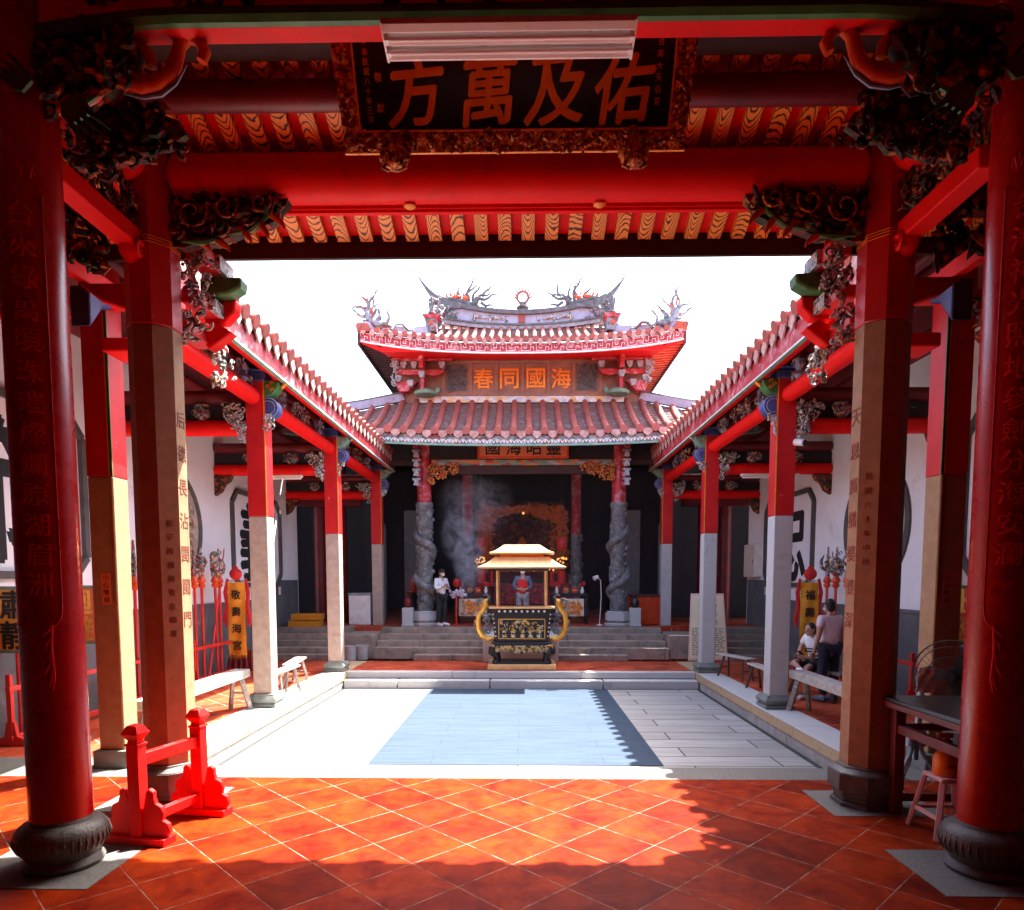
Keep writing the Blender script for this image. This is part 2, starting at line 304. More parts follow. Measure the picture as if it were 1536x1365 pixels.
        if wrap:   # wrap=(axis_x,axis_y,radius,angle)
            ax,ay,r,an=wrap
            return s.add([V((ax+(r+v.z*depth)*math.cos(an+v.x*h/r),ay+(r+v.z*depth)*math.sin(an+v.x*h/r),o.z+v.y*h)) for v in vs],fs)
        return s.add([o+U*v.x*h+W*v.y*h+N*v.z*depth for v in vs],fs)
    def cut(s): s.cuts.append((len(s.v),len(s.f))); return s
    def build(s,name,mats,parent=None,bev=0,sharp=40,world=True,mods=None):
        if s.cuts:
            c=[(0,0)]+s.cuts+[(len(s.v),len(s.f))]; o=None
            for (v0,f0),(v1,f1) in zip(c,c[1:]):
                if v1==v0: continue
                q=MB(); q.v=s.v[v0:v1]; q.f=[tuple(i-v0 for i in f) for f in s.f[f0:f1]]; q.m=s.m[f0:f1]; o=q.build(name,mats,parent,bev,sharp,world)
            return o
        if isinstance(mats,str): mats=[mats]
        me=bpy.data.meshes.new(name); me.from_pydata(s.v,[],s.f)
        for m in mats: me.materials.append(MATS[m])
        if len(mats)>1: me.polygons.foreach_set('material_index',s.m)
        me.validate(); me.shade_smooth()
        try: me.set_sharp_from_angle(angle=R(sharp))
        except Exception: pass
        o=bpy.data.objects.new(name,me); COL.objects.link(o)
        if bev:
            b=o.modifiers.new('edge','BEVEL'); b.width=bev; b.segments=2; b.limit_method='ANGLE'; b.angle_limit=R(50)
        if parent is not None:
            o.parent=parent
            if world:
                p=parent; off=V((0,0,0))
                while p is not None: off=off+p.location; p=p.parent
                o.location=-off
        return o
def tag(o,label=None,cat=None,group=None,kind=None):
    if label: o['label']=label
    if cat: o['category']=cat
    if group: o['group']=group
    if kind: o['kind']=kind
    return o
def thing(name,label,cat,loc=(0,0,0),rot=0,group=None):
    o=bpy.data.objects.new(name,None); COL.objects.link(o); o.empty_display_size=.2
    o.location=loc; o.rotation_euler=(0,0,rot); return tag(o,label,cat,group)
def one(name,mb,mats,label,cat,group=None,bev=0,sharp=40):
    """a thing that is one mesh"""
    return tag(mb.build(name,mats,bev=bev,sharp=sharp),label,cat,group)
def struct(name,mb,mats,bev=0):
    return tag(mb.build(name,mats,bev=bev),kind='structure')
def dup(o,parent=None):
    kids=[c for c in COL.objects if c.parent is o]
    c=o.copy(); COL.objects.link(c); c.parent=parent
    for k in kids: dup(k,c)
    return c
def copyto(o,loc,rot=None,label=None,group=None):
    c=dup(o); c.location=loc
    if rot is not None: c.rotation_euler=(0,0,rot)
    if label: c['label']=label
    if group: c['group']=group
    return c
X_=V((1,0,0)); Y_=V((0,1,0)); Z_=V((0,0,1))
def carve(mb,o,U,W,N,w,h,n,rn,size=.06,depth=.05,mask=None):
    """relief carving: scrolls, leaves and lumps spread over a w x h field"""
    o=V(o);U=V(U);W=V(W);N=V(N)
    k=0;tries=0
    while k<n and tries<n*8:
        tries+=1
        x=rn.uniform(0,w);y=rn.uniform(0,h)
        if mask and not mask(x/w,y/h): continue
        k+=1; c=o+U*x+W*y+N*rn.uniform(0,depth); z=size*rn.uniform(.6,1.3); t=rn.random()
        if t<.45: mb.spiral(c,U,W,z,rn.uniform(.8,1.5),z*.28,10,rn.choice((-1,1)),rn.uniform(0,6.28))
        elif t<.75:
            a=rn.uniform(0,6.28); d=U*math.cos(a)+W*math.sin(a)
            mb.tube([c-d*z,c-d*z*.3+N*z*.3,c+d*z*.4+N*z*.35,c+d*z],[z*.1,z*.4,z*.35,z*.05],5)
        else: mb.blob(c,(z*.5,z*.5,z*.5),6,4)
# ================================================================== SETTING
mb=MB(); mb.bx(-60,60,-40,90,-1.2,-.6); struct('ground',mb,'concrete')
mb=MB(); mb.bx(-6.85,6.85,-3,6.95,-.5,0); struct('hall_floor',mb,'tile_hall')
mb=MB(); mb.bx(-3.93,3.93,6.95,7.4,-.5,.002)
for s in (-1,1): mb.bx(s*3.93,s*6.85,6.95,7.7,-.5,.002)
struct('stone_strip',mb,'pad_stone',bev=.006)
for s in (-1,1):
    for x0,y0,y1 in ((2.88,4.36,5.13),(2.84,5.87,6.6)):
        mb=MB(); mb.prism([(s*x0,y0),(s*(x0+1.0),y0),(s*(x0+1.0),y1),(s*x0,y1)],(0,0,-.02),X_,Y_,Z_,.05)
        struct('stone_pad',mb,'pad_stone')
mb=MB(); mb.bx(-3.93,3.93,7.4,14.72,-.6,-.33); struct('courtyard_floor',mb,'court_stone')
mb=MB()
for s in (-1,1): mb.bx(s*3.93,s*3.86,7.4,14.72,-.33,-.326)
mb.bx(-3.93,3.93,14.66,14.72,-.33,-.326); struct('gutter',mb,'gutter')
for s in (-1,1):
    mb=MB(); mb.mi=0; y=7.7
    for L in (1.9,1.75,1.8,1.75): mb.bx(s*3.93,s*4.46,y,y+L-.012,-.17,-.02); mb.mi=2; mb.bx(s*3.925,s*4.46,y,y+L-.008,-.019,0); mb.mi=0; y+=L
    mb.mi=1; mb.bx(s*3.95,s*4.4,7.4,14.8,-.6,-.17); mb.bx(s*4.0,s*4.45,7.7,14.9,-.16,-.012)
    mb.mi=0; mb.bx(s*3.93,s*4.46,14.905,17.1,-.5,-.003)
    struct('kerb',mb,['kerb_stone','kerb_base','granite_grey'],bev=.008)
    mb=MB(); mb.bx(s*4.46,s*6.85,7.7,17.1,-.5,-.004); struct('gallery_floor',mb,'tile_gallery')
mb=MB(); mb.bx(-3.93,3.93,15.3,17.1,-.5,-.002); struct('terrace_floor',mb,'tile_gallery')
mb=MB(); x=-3.93
for L in (2.4,2.9,2.56): mb.bx(x,x+L-.008,15.05,15.3,-.14,0); x+=L
x=-3.93
for L in (1.2,2.05,2.5,2.1): mb.bx(x+.02,x+L-.006,14.72,15.05,-.5,-.15); x+=L
struct('terrace_step',mb,'granite_grey',bev=.008)
# main steps, top block by block
mb=MB()
for k in range(5):
    y0=17.1+.35*k; hw=2.75 if k==0 else 3.85; x=-hw; kk=0
    while x<hw-.01:
        L=min((1.0,1.35,1.15,1.6)[(kk+k)%4],hw-x); z0=0 if k<2 else .15*k
        if k==0: mb.bx(x,x+L-.008,y0,17.44,0,.15)
        else: mb.bx(x,x+L-.008,y0,y0+.36 if k<4 else 19.0,(0 if k==1 else .15*k-.02),.15*(k+1)-(.0 if k<4 else .001))
        x+=L; kk+=1
struct('steps',mb,'step_stone',bev=.012)
mb=MB(); mb.bx(-.95,.95,16.75,18.6,0,.66); struct('stone_ramp',mb,'granite_grey',bev=.03)
for s in (-1,1):
    mb=MB()
    for k in range(5): mb.bx(s*4.75,s*6.83,17.1+.35*k,19.2,.15*k,.15*(k+1))
    mb.bx(s*3.87,s*4.72,17.6,19.2,0,.62)
    struct('side_steps',mb,'step_stone',bev=.01)
mb=MB(); mb.bx(-9,9,19.0,31,-.5,.748); struct('main_hall_floor',mb,'tile_gallery')
mb=MB(); mb.bx(-1.97,1.9,8.62,14.70,-.33,-.322); one('blue_carpet',mb,'blue_sheet','large pale blue sheet laid down the middle of the courtyard','carpet')
# ================================================================== ENTRANCE HALL
hall=thing('entrance_hall','dark red timber entrance hall whose carved beams and rafters frame the view','temple hall',(0,6.9,0))
RL=lambda y:5.47+.38*(7.1-y)
mb=MB()
for s in (-1,1): mb.bx(s*6.85,s*7.1,-3,7.7,0,7.0); mb.cut()
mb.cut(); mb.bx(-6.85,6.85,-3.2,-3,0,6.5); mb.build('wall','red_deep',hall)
mb=MB()
for s in (-1,1): mb.bx(s*6.85,s*6.80,-3,7.7,0,1.5); mb.cut()
mb.build('dado','dado',hall)
mb=MB()
for i in range(8):
    x=-3.0+i*.86; mb.cut(); mb.bx(x-.42,x+.42,-3,-2.92,0,4.6)
mb.build('door_panel','red_deep',hall,bev=.02)
mb=MB(); mb.prism([(7.1,RL(7.1)+.075),(2.5,RL(2.5)+.075),(-3.2,RL(2.5)+.075-2.17),(-3.2,RL(2.5)+.12-2.17),(2.5,RL(2.5)+.12),(7.1,RL(7.1)+.12)],(0,0,0),Y_,Z_,X_,14.2)
mb.build('ceiling_boards','red',hall)
mb=MB(); P=[(7.22,RL(7.1)+.19),(2.5,RL(2.5)+.3),(-3.3,RL(2.5)-1.85),(-3.3,RL(2.5)-2.0),(2.5,RL(2.5)+.13),(7.12,RL(7.1)+.125)]
mb.prism(P,(0,0,0),Y_,Z_,X_,14.3)
n=32
for i in range(n):
    x=-7.0+i*14/(n-1); mb.tube([(x,7.30,RL(7.1)+.2),(x,2.5,RL(2.5)+.36)],.105,10)
    mb.prism([(-.13,.08),(.13,.08),(.10,-.05),(0,-.12),(-.10,-.05)],(x+.22,7.27,RL(7.1)+.14),X_,Z_,Y_,.03)
mb.build('roof','roof_tile',hall)
mb=MB(); mb.bx(-7.1,7.1,7.06,7.11,5.34,5.62); mb.build('eave_board','dark_timber',hall,bev=.008)
for i in range(-30,30):
    x=.232*(i+.5)
    if abs(x)>6.8: continue
    mb=MB(); mb.bar((x,7.055,RL(7.055)+.035),(x,2.6,RL(2.6)+.035),.128,.07); mb.build('rafter','rafter_wood',hall)
def round_beam(mb,a,b,r,seg=20,end=.10):
    a=V(a);b=V(b);d=(b-a).normalized()
    pts=[a,a+d*.02,a+d*end*.5,a+d*end,b-d*end,b-d*end*.5,b-d*.02,b]; mb.tube(pts,[r*.62,r*.75,r*.93,r,r,r*.93,r*.75,r*.62],seg)
mb=MB(); round_beam(mb,(-3.06,6.25,5.65),(3.06,6.25,5.65),.2); mb.build('main_beam','red',hall)
mb=MB(); mb.bx(-3.3,3.3,6.6,6.72,5.575,5.625); mb.cut(); mb.bx(-3.3,3.3,6.62,6.66,5.55,5.574); mb.build('purlin_board','red',hall,bev=.004)
for y,z,r in ((5.62,5.925,.11),(3.9,6.45,.16),(2.5,6.95,.18)):
    mb=MB(); round_beam(mb,(-6.8,y,z),(6.8,y,z),r); mb.build('purlin','red_deep' if y>5 else 'dark_timber',hall)  # red purlins; their lack of light is put into darker paint

mb=MB(); mb.prism([(5.46,RL(5.46)-.025),(2.6,RL(2.6)-.025),(2.6,RL(2.6)-.005),(5.46,RL(5.46)-.005)],(0,0,0),Y_,Z_,X_,13.6); mb.build('shade_board','dark_timber',hall)  # dark sheet added under the rafters to stand in for their shade
# front beam between the round columns
mb=MB(); mb.bx(-3.12,3.12,4.66,4.80,5.7,6.5); mb.build('front_beam','red',hall,bev=.006)
mb=MB(); pts=[(x*.1,4.64,5.75-(.10*max(0,abs(x*.1)-2.2)**1.5)) for x in range(-31,32)]; mb.tube(pts,.055,8); mb.build('beam_edging','green_paint',hall)
mb=MB(); mb.bx(-2.6,2.6,4.635,4.655,5.9,6.4)
rn=random.Random(5); carve(mb,(-2.9,4.65,5.84),X_,Z_,-Y_,5.8,.6,90,rn,.09,.01); mb.build('beam_carving','carved_dark',hall)
for s in (-1,1):
    xb=s*3.35
    mb=MB(); round_beam(mb,(xb,4.98,5.70),(xb,6.06,5.70),.215,20,.16); mb.build('side_beam','red',hall)
    mb=MB(); mb.bx(xb-.09,xb+.09,5.0,6.12,4.97,5.13); mb.build('lower_beam','red',hall,bev=.012)
    mb=MB(); mb.blob((xb,6.05,4.98),(.1,.12,.14),10,6); mb.spiral((xb-.1*s,6.0,4.93),Y_,Z_,.09,1.2,.03); mb.build('beam_end_scroll','red',hall)
    rn=random.Random(11+s); mb=MB()
    for k in range(11): mb.tube([(xb+rn.uniform(-.05,.05),5.03+k*.1,5.13),(xb+rn.uniform(-.05,.05),5.03+k*.1,5.5)],.013,5)
    carve(mb,(xb-s*.03,5.02,5.15),Y_,Z_,-X_*s,1.03,.33,75,rn,.045,.06); carve(mb,(xb-s*.03,5.02,5.15),Y_,Z_,-X_*s,1.03,.33,40,rn,.03,.1)
    mb.build('carved_frieze','carved_dark',hall)
    # outer bay: tie beams to the side walls, struts, painted boards
    mb=MB(); mb.bx(s*3.55,s*6.85,6.16,6.34,5.3,5.55); mb.cut(); mb.bx(s*3.6,s*6.85,4.7,4.9,5.5,5.8); mb.build('tie_beam','red_deep',hall,bev=.02)
    mb=MB(); mb.bx(s*4.5,s*6.85,7.30,7.5,5.42,5.7); mb.build('tie_beam','red',hall,bev=.02)
    mb=MB(); mb.bx(s*4.5,s*6.85,7.36,7.48,4.92,5.12); mb.build('tie_beam','red',hall,bev=.015)
    mb=MB(); mb.bar((s*4.3,6.35,5.1),(s*4.1,7.3,5.0),.1,.16); mb.cut(); mb.bx(s*3.6,s*4.5,7.36,7.5,5.0,5.18); mb.build('strut','red',hall,bev=.01)
    mb=MB(); rn=random.Random(21+s)
    carve(mb,(s*3.62,6.15,4.75),X_*s,Z_,-Y_,.75,.6,60,rn,.09,.1,lambda u,v:v>u*.7); mb.build('carved_figure','carved_dark',hall)
    mb=MB(); carve(mb,(s*4.72 if s>0 else -4.72,7.3,4.55),X_*s,Z_,-Y_,.5,.42,55,rn,.07,.12); mb.build('carved_figure','carved_paint',hall)
    mb=MB(); mb.prism([(0,0),(.42,0),(.36,-.1),(.2,-.16),(.05,-.34),(0,-.4)],(s*4.25,6.7,4.95),Y_,Z_,X_,.2); mb.build('corbel','blue_paint',hall,bev=.02)
    mb=MB(); mb.bx(s*3.75,s*4.25,7.0,7.4,4.42,4.56); mb.cut(); mb.prism([(0,0),(s*.5,0),(s*.3,-.16),(0,-.26)],(s*3.6,6.5,4.86),X_,Z_,Y_,.1); mb.build('corbel','red',hall,bev=.02)
    # --- big carved bracket under the main beam
    rn=random.Random(31+s); mb=MB()
    out=[(0,0),(1.06,0),(1.03,-.09),(.97,-.14),(.95,-.22),(.84,-.27),(.74,-.26),(.62,-.33),(.52,-.36),(.38,-.42),(.25,-.40),(.1,-.45),(0,-.44)]
    mb.prism([(-s*x,y) for x,y in out],(s*3.06,6.25,5.5),X_,Z_,Y_,.10)
    for cx,cz,r in ((.22,-.2,.13),(.55,-.14,.1),(.86,-.12,.09),(.42,-.28,.09),(.68,-.2,.07)):
        for k in range(3): mb.spiral((s*(3.06-cx),6.19-.02*k,5.5+cz),X_*-s,Z_,r*(1-.15*k),1.3,.028,16,1 if k%2 else -1,k)
    carve(mb,(s*3.04,6.18,5.06),X_*-s,Z_,-Y_,.98,.42,70,rn,.055,.07,lambda u,v:v>(u*.62-.02))
    mb.build('carved_bracket','carved_dark',hall)
    mb=MB()
    for cx,cz,r in ((.22,-.2,.15),(.52,-.15,.12),(.83,-.12,.10)): mb.spiral((s*(3.06-cx),6.10,5.5+cz),X_*-s,Z_,r,1.3,.012,20,-1,.5); mb.cut()
    mb.build('bracket_scroll','carved_gold',hall)
    mb=MB()
    for x0,z0,a in ((.95,-.24,-.5),(.82,-.3,-.75),(.66,-.35,-.6),(.45,-.44,-.3),(.28,-.44,-.2)):
        p=V((s*(3.06-x0),6.16,5.5+z0)); d=V((-s*math.cos(a),-.1,math.sin(a)))
        mb.tube([p-d*.10,p-d*.03+Z_*.02,p+d*.03,p+d*.07-Z_*.02,p+d*.085-Z_*.05],[.012,.03,.03,.018,.004],6)
    mb.build('bracket_leaf','orange_red',hall)
    mb=MB(); mb.tube([(s*2.14,6.17,5.4),(s*2.2,6.15,5.28),(s*2.34,6.15,5.17),(s*2.55,6.15,5.13)],[.01,.022,.022,.008],6)
    mb.cut(); mb.tube([(s*2.6,6.15,5.1),(s*2.75,6.13,5.06),(s*2.95,6.13,5.07)],[.01,.03,.01],6); mb.build('bracket_edging','green_paint',hall)
    # --- corbel stack on the courtyard side of the octagonal column
    mb=MB(); rn=random.Random(41+s)
    mb.bx(s*2.9,s*3.1,6.5,6.98,5.08,5.22); mb.cut(); mb.bx(s*2.98,s*3.16,6.5,7.05,4.70,4.82); mb.cut(); mb.bx(s*3.1,s*3.3,6.5,7.1,4.46,4.54); mb.build('corbel','red_worn',hall,bev=.015)
    mb=MB(); mb.prism([(0,0),(-s*.42,0),(-s*.40,-.1),(-s*.28,-.17),(0,-.19)],(s*3.12,6.9,5.06),X_,Z_,Y_,.2); mb.build('corbel_arm','green_paint',hall,bev=.03)
    mb=MB(); mb.bx(s*2.86,s*2.9,6.7,7.0,5.08,5.22); mb.cut(); mb.bx(s*2.94,s*2.978,6.7,7.06,4.7,4.83); mb.build('painted_panel','carved_white',hall)
    mb=MB(); mb.prism([(0,0),(-s*.32,.02),(-s*.3,-.1),(-s*.2,-.2),(0,-.22)],(s*3.14,7.02,4.88),X_,Z_,Y_,.16); mb.cut(); mb.prism([(0,0),(-s*.2,.1),(-s*.34,.02),(-s*.1,-.16)],(s*3.2,7.0,4.56),X_,Z_,Y_,.16); mb.build('corbel_arm','red',hall,bev=.02)
    mb=MB(); carve(mb,(s*3.2,6.55,4.82),Y_,Z_,-X_*s,.6,.3,40,rn,.05,.12); carve(mb,(s*3.0,6.48,4.62),-X_*s,Z_,-Y_,.2,.62,46,rn,.05,.12); mb.cut(); carve(mb,(s*3.15,7.0,4.1),Y_,Z_,-X_*s,.35,.42,36,rn,.05,.12); mb.cut()
    carve(mb,(s*3.12,6.48,4.28),-X_*s,Z_,-Y_,.22,.3,20,rn,.05,.1); mb.build('carved_drop','carved_white',hall)
    # --- beast bracket under the front beam
    rn=random.Random(51+s); f=lambda x,z,dy=0:(s*x,4.78+dy,z)
    mb=MB(); carve(mb,(s*3.12,4.72,5.22),-X_*s,Z_,-Y_,.62,.5,70,rn,.075,.12,lambda u,v:v>.25*u-.05)
    for c,r in (((2.95,5.42),.17),((2.8,5.5),.16),((2.68,5.56),.13),((2.9,5.6),.15),((3.05,5.55),.16),((2.6,5.62),.1)): mb.blob(f(*c),(r,.12,r),10,7)
    mb.build('beast_bracket','carved_dark',hall); mb=MB(); mb.prism([(-s*x,z) for x,z in ((0,5.5),(.5,5.46),(.75,5.36),(.8,5.27),(.72,5.22),(.66,5.17),(.56,5.17),(.5,5.10),(.36,5.09),(.2,5.04),(0,5.04))],(s*3.14,5.05,0),X_,Z_,Y_,.05)
    carve(mb,(s*3.1,4.97,5.06),-X_*s,Z_,-Y_,.72,.4,46,rn,.06,.06,lambda u,v:v>u*.45); carve(mb,(s*3.1,5.02,4.98),-X_*s,Z_,-Y_,.82,.34,50,rn,.06,.07,lambda u,v:abs(v-(.2+.55*u))<.22)
    mb.build('beast_bracket','carved_dark',hall)
    mb=MB(); mb.tube([f(2.70,5.53),f(2.61,5.46),f(2.50,5.425),f(2.40,5.44),f(2.31,5.50),f(2.27,5.60),f(2.24,5.69),f(2.18,5.735),f(2.11,5.71),f(2.075,5.64),f(2.10,5.58)],[.06,.066,.066,.06,.052,.046,.042,.04,.04,.04,.034],12)
    mb.cut(); mb.tube([f(2.62,5.70),f(2.52,5.68),f(2.45,5.62),f(2.44,5.55)],[.05,.045,.04,.034],10); mb.build('beast_trunk','orange_red',hall)
    mb=MB(); mb.tube([f(2.64,5.38),f(2.5,5.355),f(2.38,5.37),f(2.28,5.44),f(2.2,5.56)],[.005,.014,.014,.012,.004],6)
    mb.cut(); mb.tube([f(2.68,5.55,-.08),f(2.69,5.45,-.1),f(2.71,5.36,-.08)],[.02,.028,.004],6); mb.build('beast_tusk','blue_pale',hall)
    mb=MB(); mb.tube([f(3.05,5.23,-.06),f(2.95,5.26,-.1),f(2.85,5.25,-.12),f(2.76,5.29,-.12),f(2.70,5.34,-.1)],[.03,.045,.04,.04,.012],8); mb.build('beast_jaw','orange_red',hall)
    mb=MB(); mb.tube([f(2.98,5.205,-.1),f(2.88,5.215,-.14),f(2.79,5.235,-.15),f(2.73,5.28,-.14)],[.01,.02,.022,.01],6)
    def hand(o,ang,sz,flip):
        o=V(f(*o,-.22)); U=V((-s*math.cos(ang),0,math.sin(ang))); W=V((s*math.sin(ang)*flip,0,math.cos(ang)*flip))
        mb.prism([(0,-.3),(.35,-.5),(.75,-.42),(.8,.42),(.35,.5),(0,.3)],o,U*sz,W*sz,Y_,.025)
        for k in range(4):
            y=-.36+.24*k; a=o+U*sz*.74+W*sz*y; mb.tube([a,a+U*sz*.35+W*sz*(y*.25+.06),a+U*sz*(.7+.05*k)+W*sz*(y*.35+.16)],[sz*.1,sz*.085,sz*.02],6)
    mb.cut(); hand((3.14,5.28),2.35,.16,1); mb.cut(); hand((2.88,5.2),-1.0,.19,1); mb.build('beast_fin','green_paint',hall)
mb=MB()
for x in (-.95,.75): mb.cut(); mb.blob((x,6.3,5.44),(.06,.05,.03),8,5)
mb.build('beam_rosette','gold',hall)
# --- hanging name board
W=V((0,-.458,.889)); N=V((0,-.889,-.458)); B=V((0,5.41,5.36))
SC=.9
X_=X_*SC; W=W*SC
pl=thing('name_board','black name board with four large gilt characters in a carved gilt frame','sign',(0,5.9,5.7))
mb=MB(); mb.prism([(-1.28,.12),(1.28,.12),(1.28,.78),(-1.28,.78)],B,X_,W,N,.04); plp=mb.build('panel','lacquer_black',pl)
mb=MB(); 
for a in ([(-1.42,0),(1.42,0),(1.27,.15),(-1.27,.15)],[(-1.42,0),(-1.27,.15),(-1.30,.75),(-1.46,.9)],[(1.42,0),(1.46,.9),(1.30,.75),(1.27,.15)],[(-1.46,.9),(-1.3,.75),(1.3,.75),(1.46,.9)]): mb.prism(a,B+N*.03,X_,W,N,.06)
rn=random.Random(3)
carve(mb,B+X_*-1.38+N*.055,X_,W,N,2.76,.13,240,rn,.032,.02)
for s in (-1,1): carve(mb,B+X_*(s*1.37-.05)+W*.08+N*.055,X_,W,N,.10,.75,70,rn,.032,.02)
mb.build('frame','carved_gold',pl)
mb=MB(); q=[(-1.28,.14),(1.28,.14),(1.285,.77),(-1.285,.77)]
for i in range(4): a,b=q[i],q[(i+1)%4]; mb.bar(B+X_*a[0]+W*a[1]+N*.06,B+X_*b[0]+W*b[1]+N*.06,.012,.012)
mb.bar(B+X_*-1.43+N*.05+W*-.004,B+X_*1.43+N*.05+W*-.004,.02,.02); mb.build('frame_beading','gold',pl)
for ch,x in zip('方萬及佑',(-.80,-.205,.345,.89)):
    mb=MB(); mb.text(ch,B+X_*x+W*.40+N*.03,X_+W*.07,W+X_*.12,N,.44,.045,.02); mb.build('character','gold',plp,sharp=60)
mb=MB()
for k,ch in enumerate('中華民國八十年三月'): mb.text(ch,B+X_*-1.19+W*(.72-.062*k)+N*.024,X_,W,N,.045,.01)
for k,ch in enumerate('敬獻'): mb.text(ch,B+X_*-1.10+W*(.5-.2*k)+N*.024,X_,W,N,.06,.01)
for k,ch in enumerate('台南大天后宮'): mb.text(ch,B+X_*1.17+W*(.70-.075*k)+N*.024,X_,W,N,.05,.01)
mb.build('small_inscription','gold',plp)
for s in (-1,1):
    mb=MB(); c=B+X_*(s*1.0)+N*.1+W*-.03; rn=random.Random(60+s)
    mb.blob(c,(.12,.08,.11),10,7); mb.blob(c+N*.08-W*.04,(.06,.05,.045),8,5)
    for e in (-1,1):
        mb.blob(c+X_*e*.05+N*.06+W*.03,.022,6,4); mb.spiral(c+X_*e*.1+W*.04,X_*e,W,.05,1.2,.018); mb.tube([c+X_*e*.06+N*.08-W*.05,c+X_*e*.09+N*.09-W*.09,c+X_*e*.04+N*.1-W*.11],[.02,.02,.012],6)
    carve(mb,c-X_*.13-W*.04,X_,W,N,.26,.2,24,rn,.03,.07); mb.build('beast_head','carved_gold',pl)
X_=V((1,0,0))
# --- lamp under the front beam
lp=thing('fluorescent_lamp','white twin tube fluorescent lamp, flyspecked, fixed under the front beam','lamp',(0,4.6,5.6))
mb=MB(); mb.prism([(4.40,5.51),(4.44,5.485),(4.48,5.505),(4.53,5.475),(4.57,5.495),(4.62,5.455),(4.64,5.46),(4.64,5.53),(4.41,5.55)],(-.02,0,0),Y_,Z_,X_,1.56); mb.build('housing','enamel',lp,bev=.004)
mb=MB(); 0
for x in (-.805,.765): mb.prism([(4.395,5.51),(4.44,5.478),(4.62,5.445),(4.645,5.455),(4.645,5.535),(4.40,5.555)],(x,0,0),Y_,Z_,X_,.012); mb.cut()
mb.build('end_cap','enamel',lp)
mb=MB()
for x in (-.5,.46): mb.bx(x-.02,x+.02,4.5,4.54,5.535,5.70) if False else mb.bar((x,4.56,5.53),(x,4.70,5.71),.03,.02); mb.cut()
mb.build('bracket','dark_timber',lp)
for y,z in ((4.482,5.478),(4.572,5.466)):
    mb=MB(); mb.cyl((-.78,y,z),(.74,y,z),.016,seg=10); mb.build('tube','tube_glass',lp)
    mb=MB()
    for x in (-.79,.75): mb.bx(x-.012,x+.012,y-.02,y+.02,z-.02,z+.03); mb.cut()
    mb.build('tube_socket','enamel',lp)
# ================================================================== COLUMNS
def round_column(s,text,a0,label):
    c=thing('round_column',label,'column',(s*3.37+.05,4.78,0),0,'round red columns of the entrance hall')
    x,y=s*3.37+.05,4.78
    mb=MB(); mb.lathe([(.26,0),(.27,.03),(.255,.06),(.235,.075),(.25,.10),(.285,.15),(.305,.20),(.30,.26),(.275,.30),(.245,.325),(.215,.335),(.205,.36)],(x,y,.005),48)
    rn=random.Random(70+s)
    for k in range(40):
        a=2*PI*k/40; mb.tube([(x+.28*math.cos(a),y+.28*math.sin(a),.15),(x+.304*math.cos(a),y+.304*math.sin(a),.21),(x+.288*math.cos(a),y+.288*math.sin(a),.28)],[.009,.013,.007],5)
    mb.build('base','base_stone',c)
    mb=MB(); mb.lathe([(.202,.34),(.199,3),(.196,6.6)],(x,y,0),48); mb.build('shaft','red_lacquer',c)
    mb=MB()
    for k,ch in enumerate(text): mb.text(ch,(0,0,4.52-k*.205),X_,Z_,-Y_,.15,.012,.008,wrap=(x,y,.2,a0))
    mb.build('inscription','red_relief',c)
    mb=MB(); a1=a0+s*-.62; P=lambda a,z,r=.203:(x+r*math.cos(a),y+r*math.sin(a),z)
    sg=-s
    mb.tube([P(a1,1.9+.12*k) for k in range(24)],.0035,5); mb.tube([P(a1,1.9),P(a1-sg*.06,1.82),P(a1-sg*.2,1.78),P(a1-sg*.3,1.76)],.004,5)
    for k in range(5): mb.tube([P(a1-sg*(.3+.02*k),1.78-.08*k),P(a1-sg*(.42+.1*(k%2)),1.74-.09*k),P(a1-sg*(.62-.1*(k%3)),1.70-.09*k)],[.006,.009,.003],5)
    mb.tube([P(a1-sg*.33,1.78),P(a1-sg*.38,1.6),P(a1-sg*.33,1.42),P(a1-sg*.4,1.32)],[.008,.009,.009,.004],5)
    for k in range(4): mb.tube([P(a1-sg*(.15+.13*k),4.78-.03*(k%2)),P(a1-sg*(.22+.13*k),4.83+.02*(k%2)),P(a1-sg*(.28+.13*k),4.76)],[.005,.008,.004],5)
    mb.build('relief_ornament','red_relief',c)
round_column(-1,'台來綠萬頃珠璀燦爛原湖眉洲',-PI/2+.33,'round red lacquered column carved with a verse, left of the red stand')
round_column(1,'台海神光照地參劍分海安瀾',-PI/2-.52+.05,'round red lacquered column beside the black topped table')
def octo(x,y,z0,z1,r,mb,mi=0):
    mb.mi=mi; q=r/math.cos(PI/8); mb.lathe([(q,z0),(q,z1)],(x,y,0),8,PI/8)
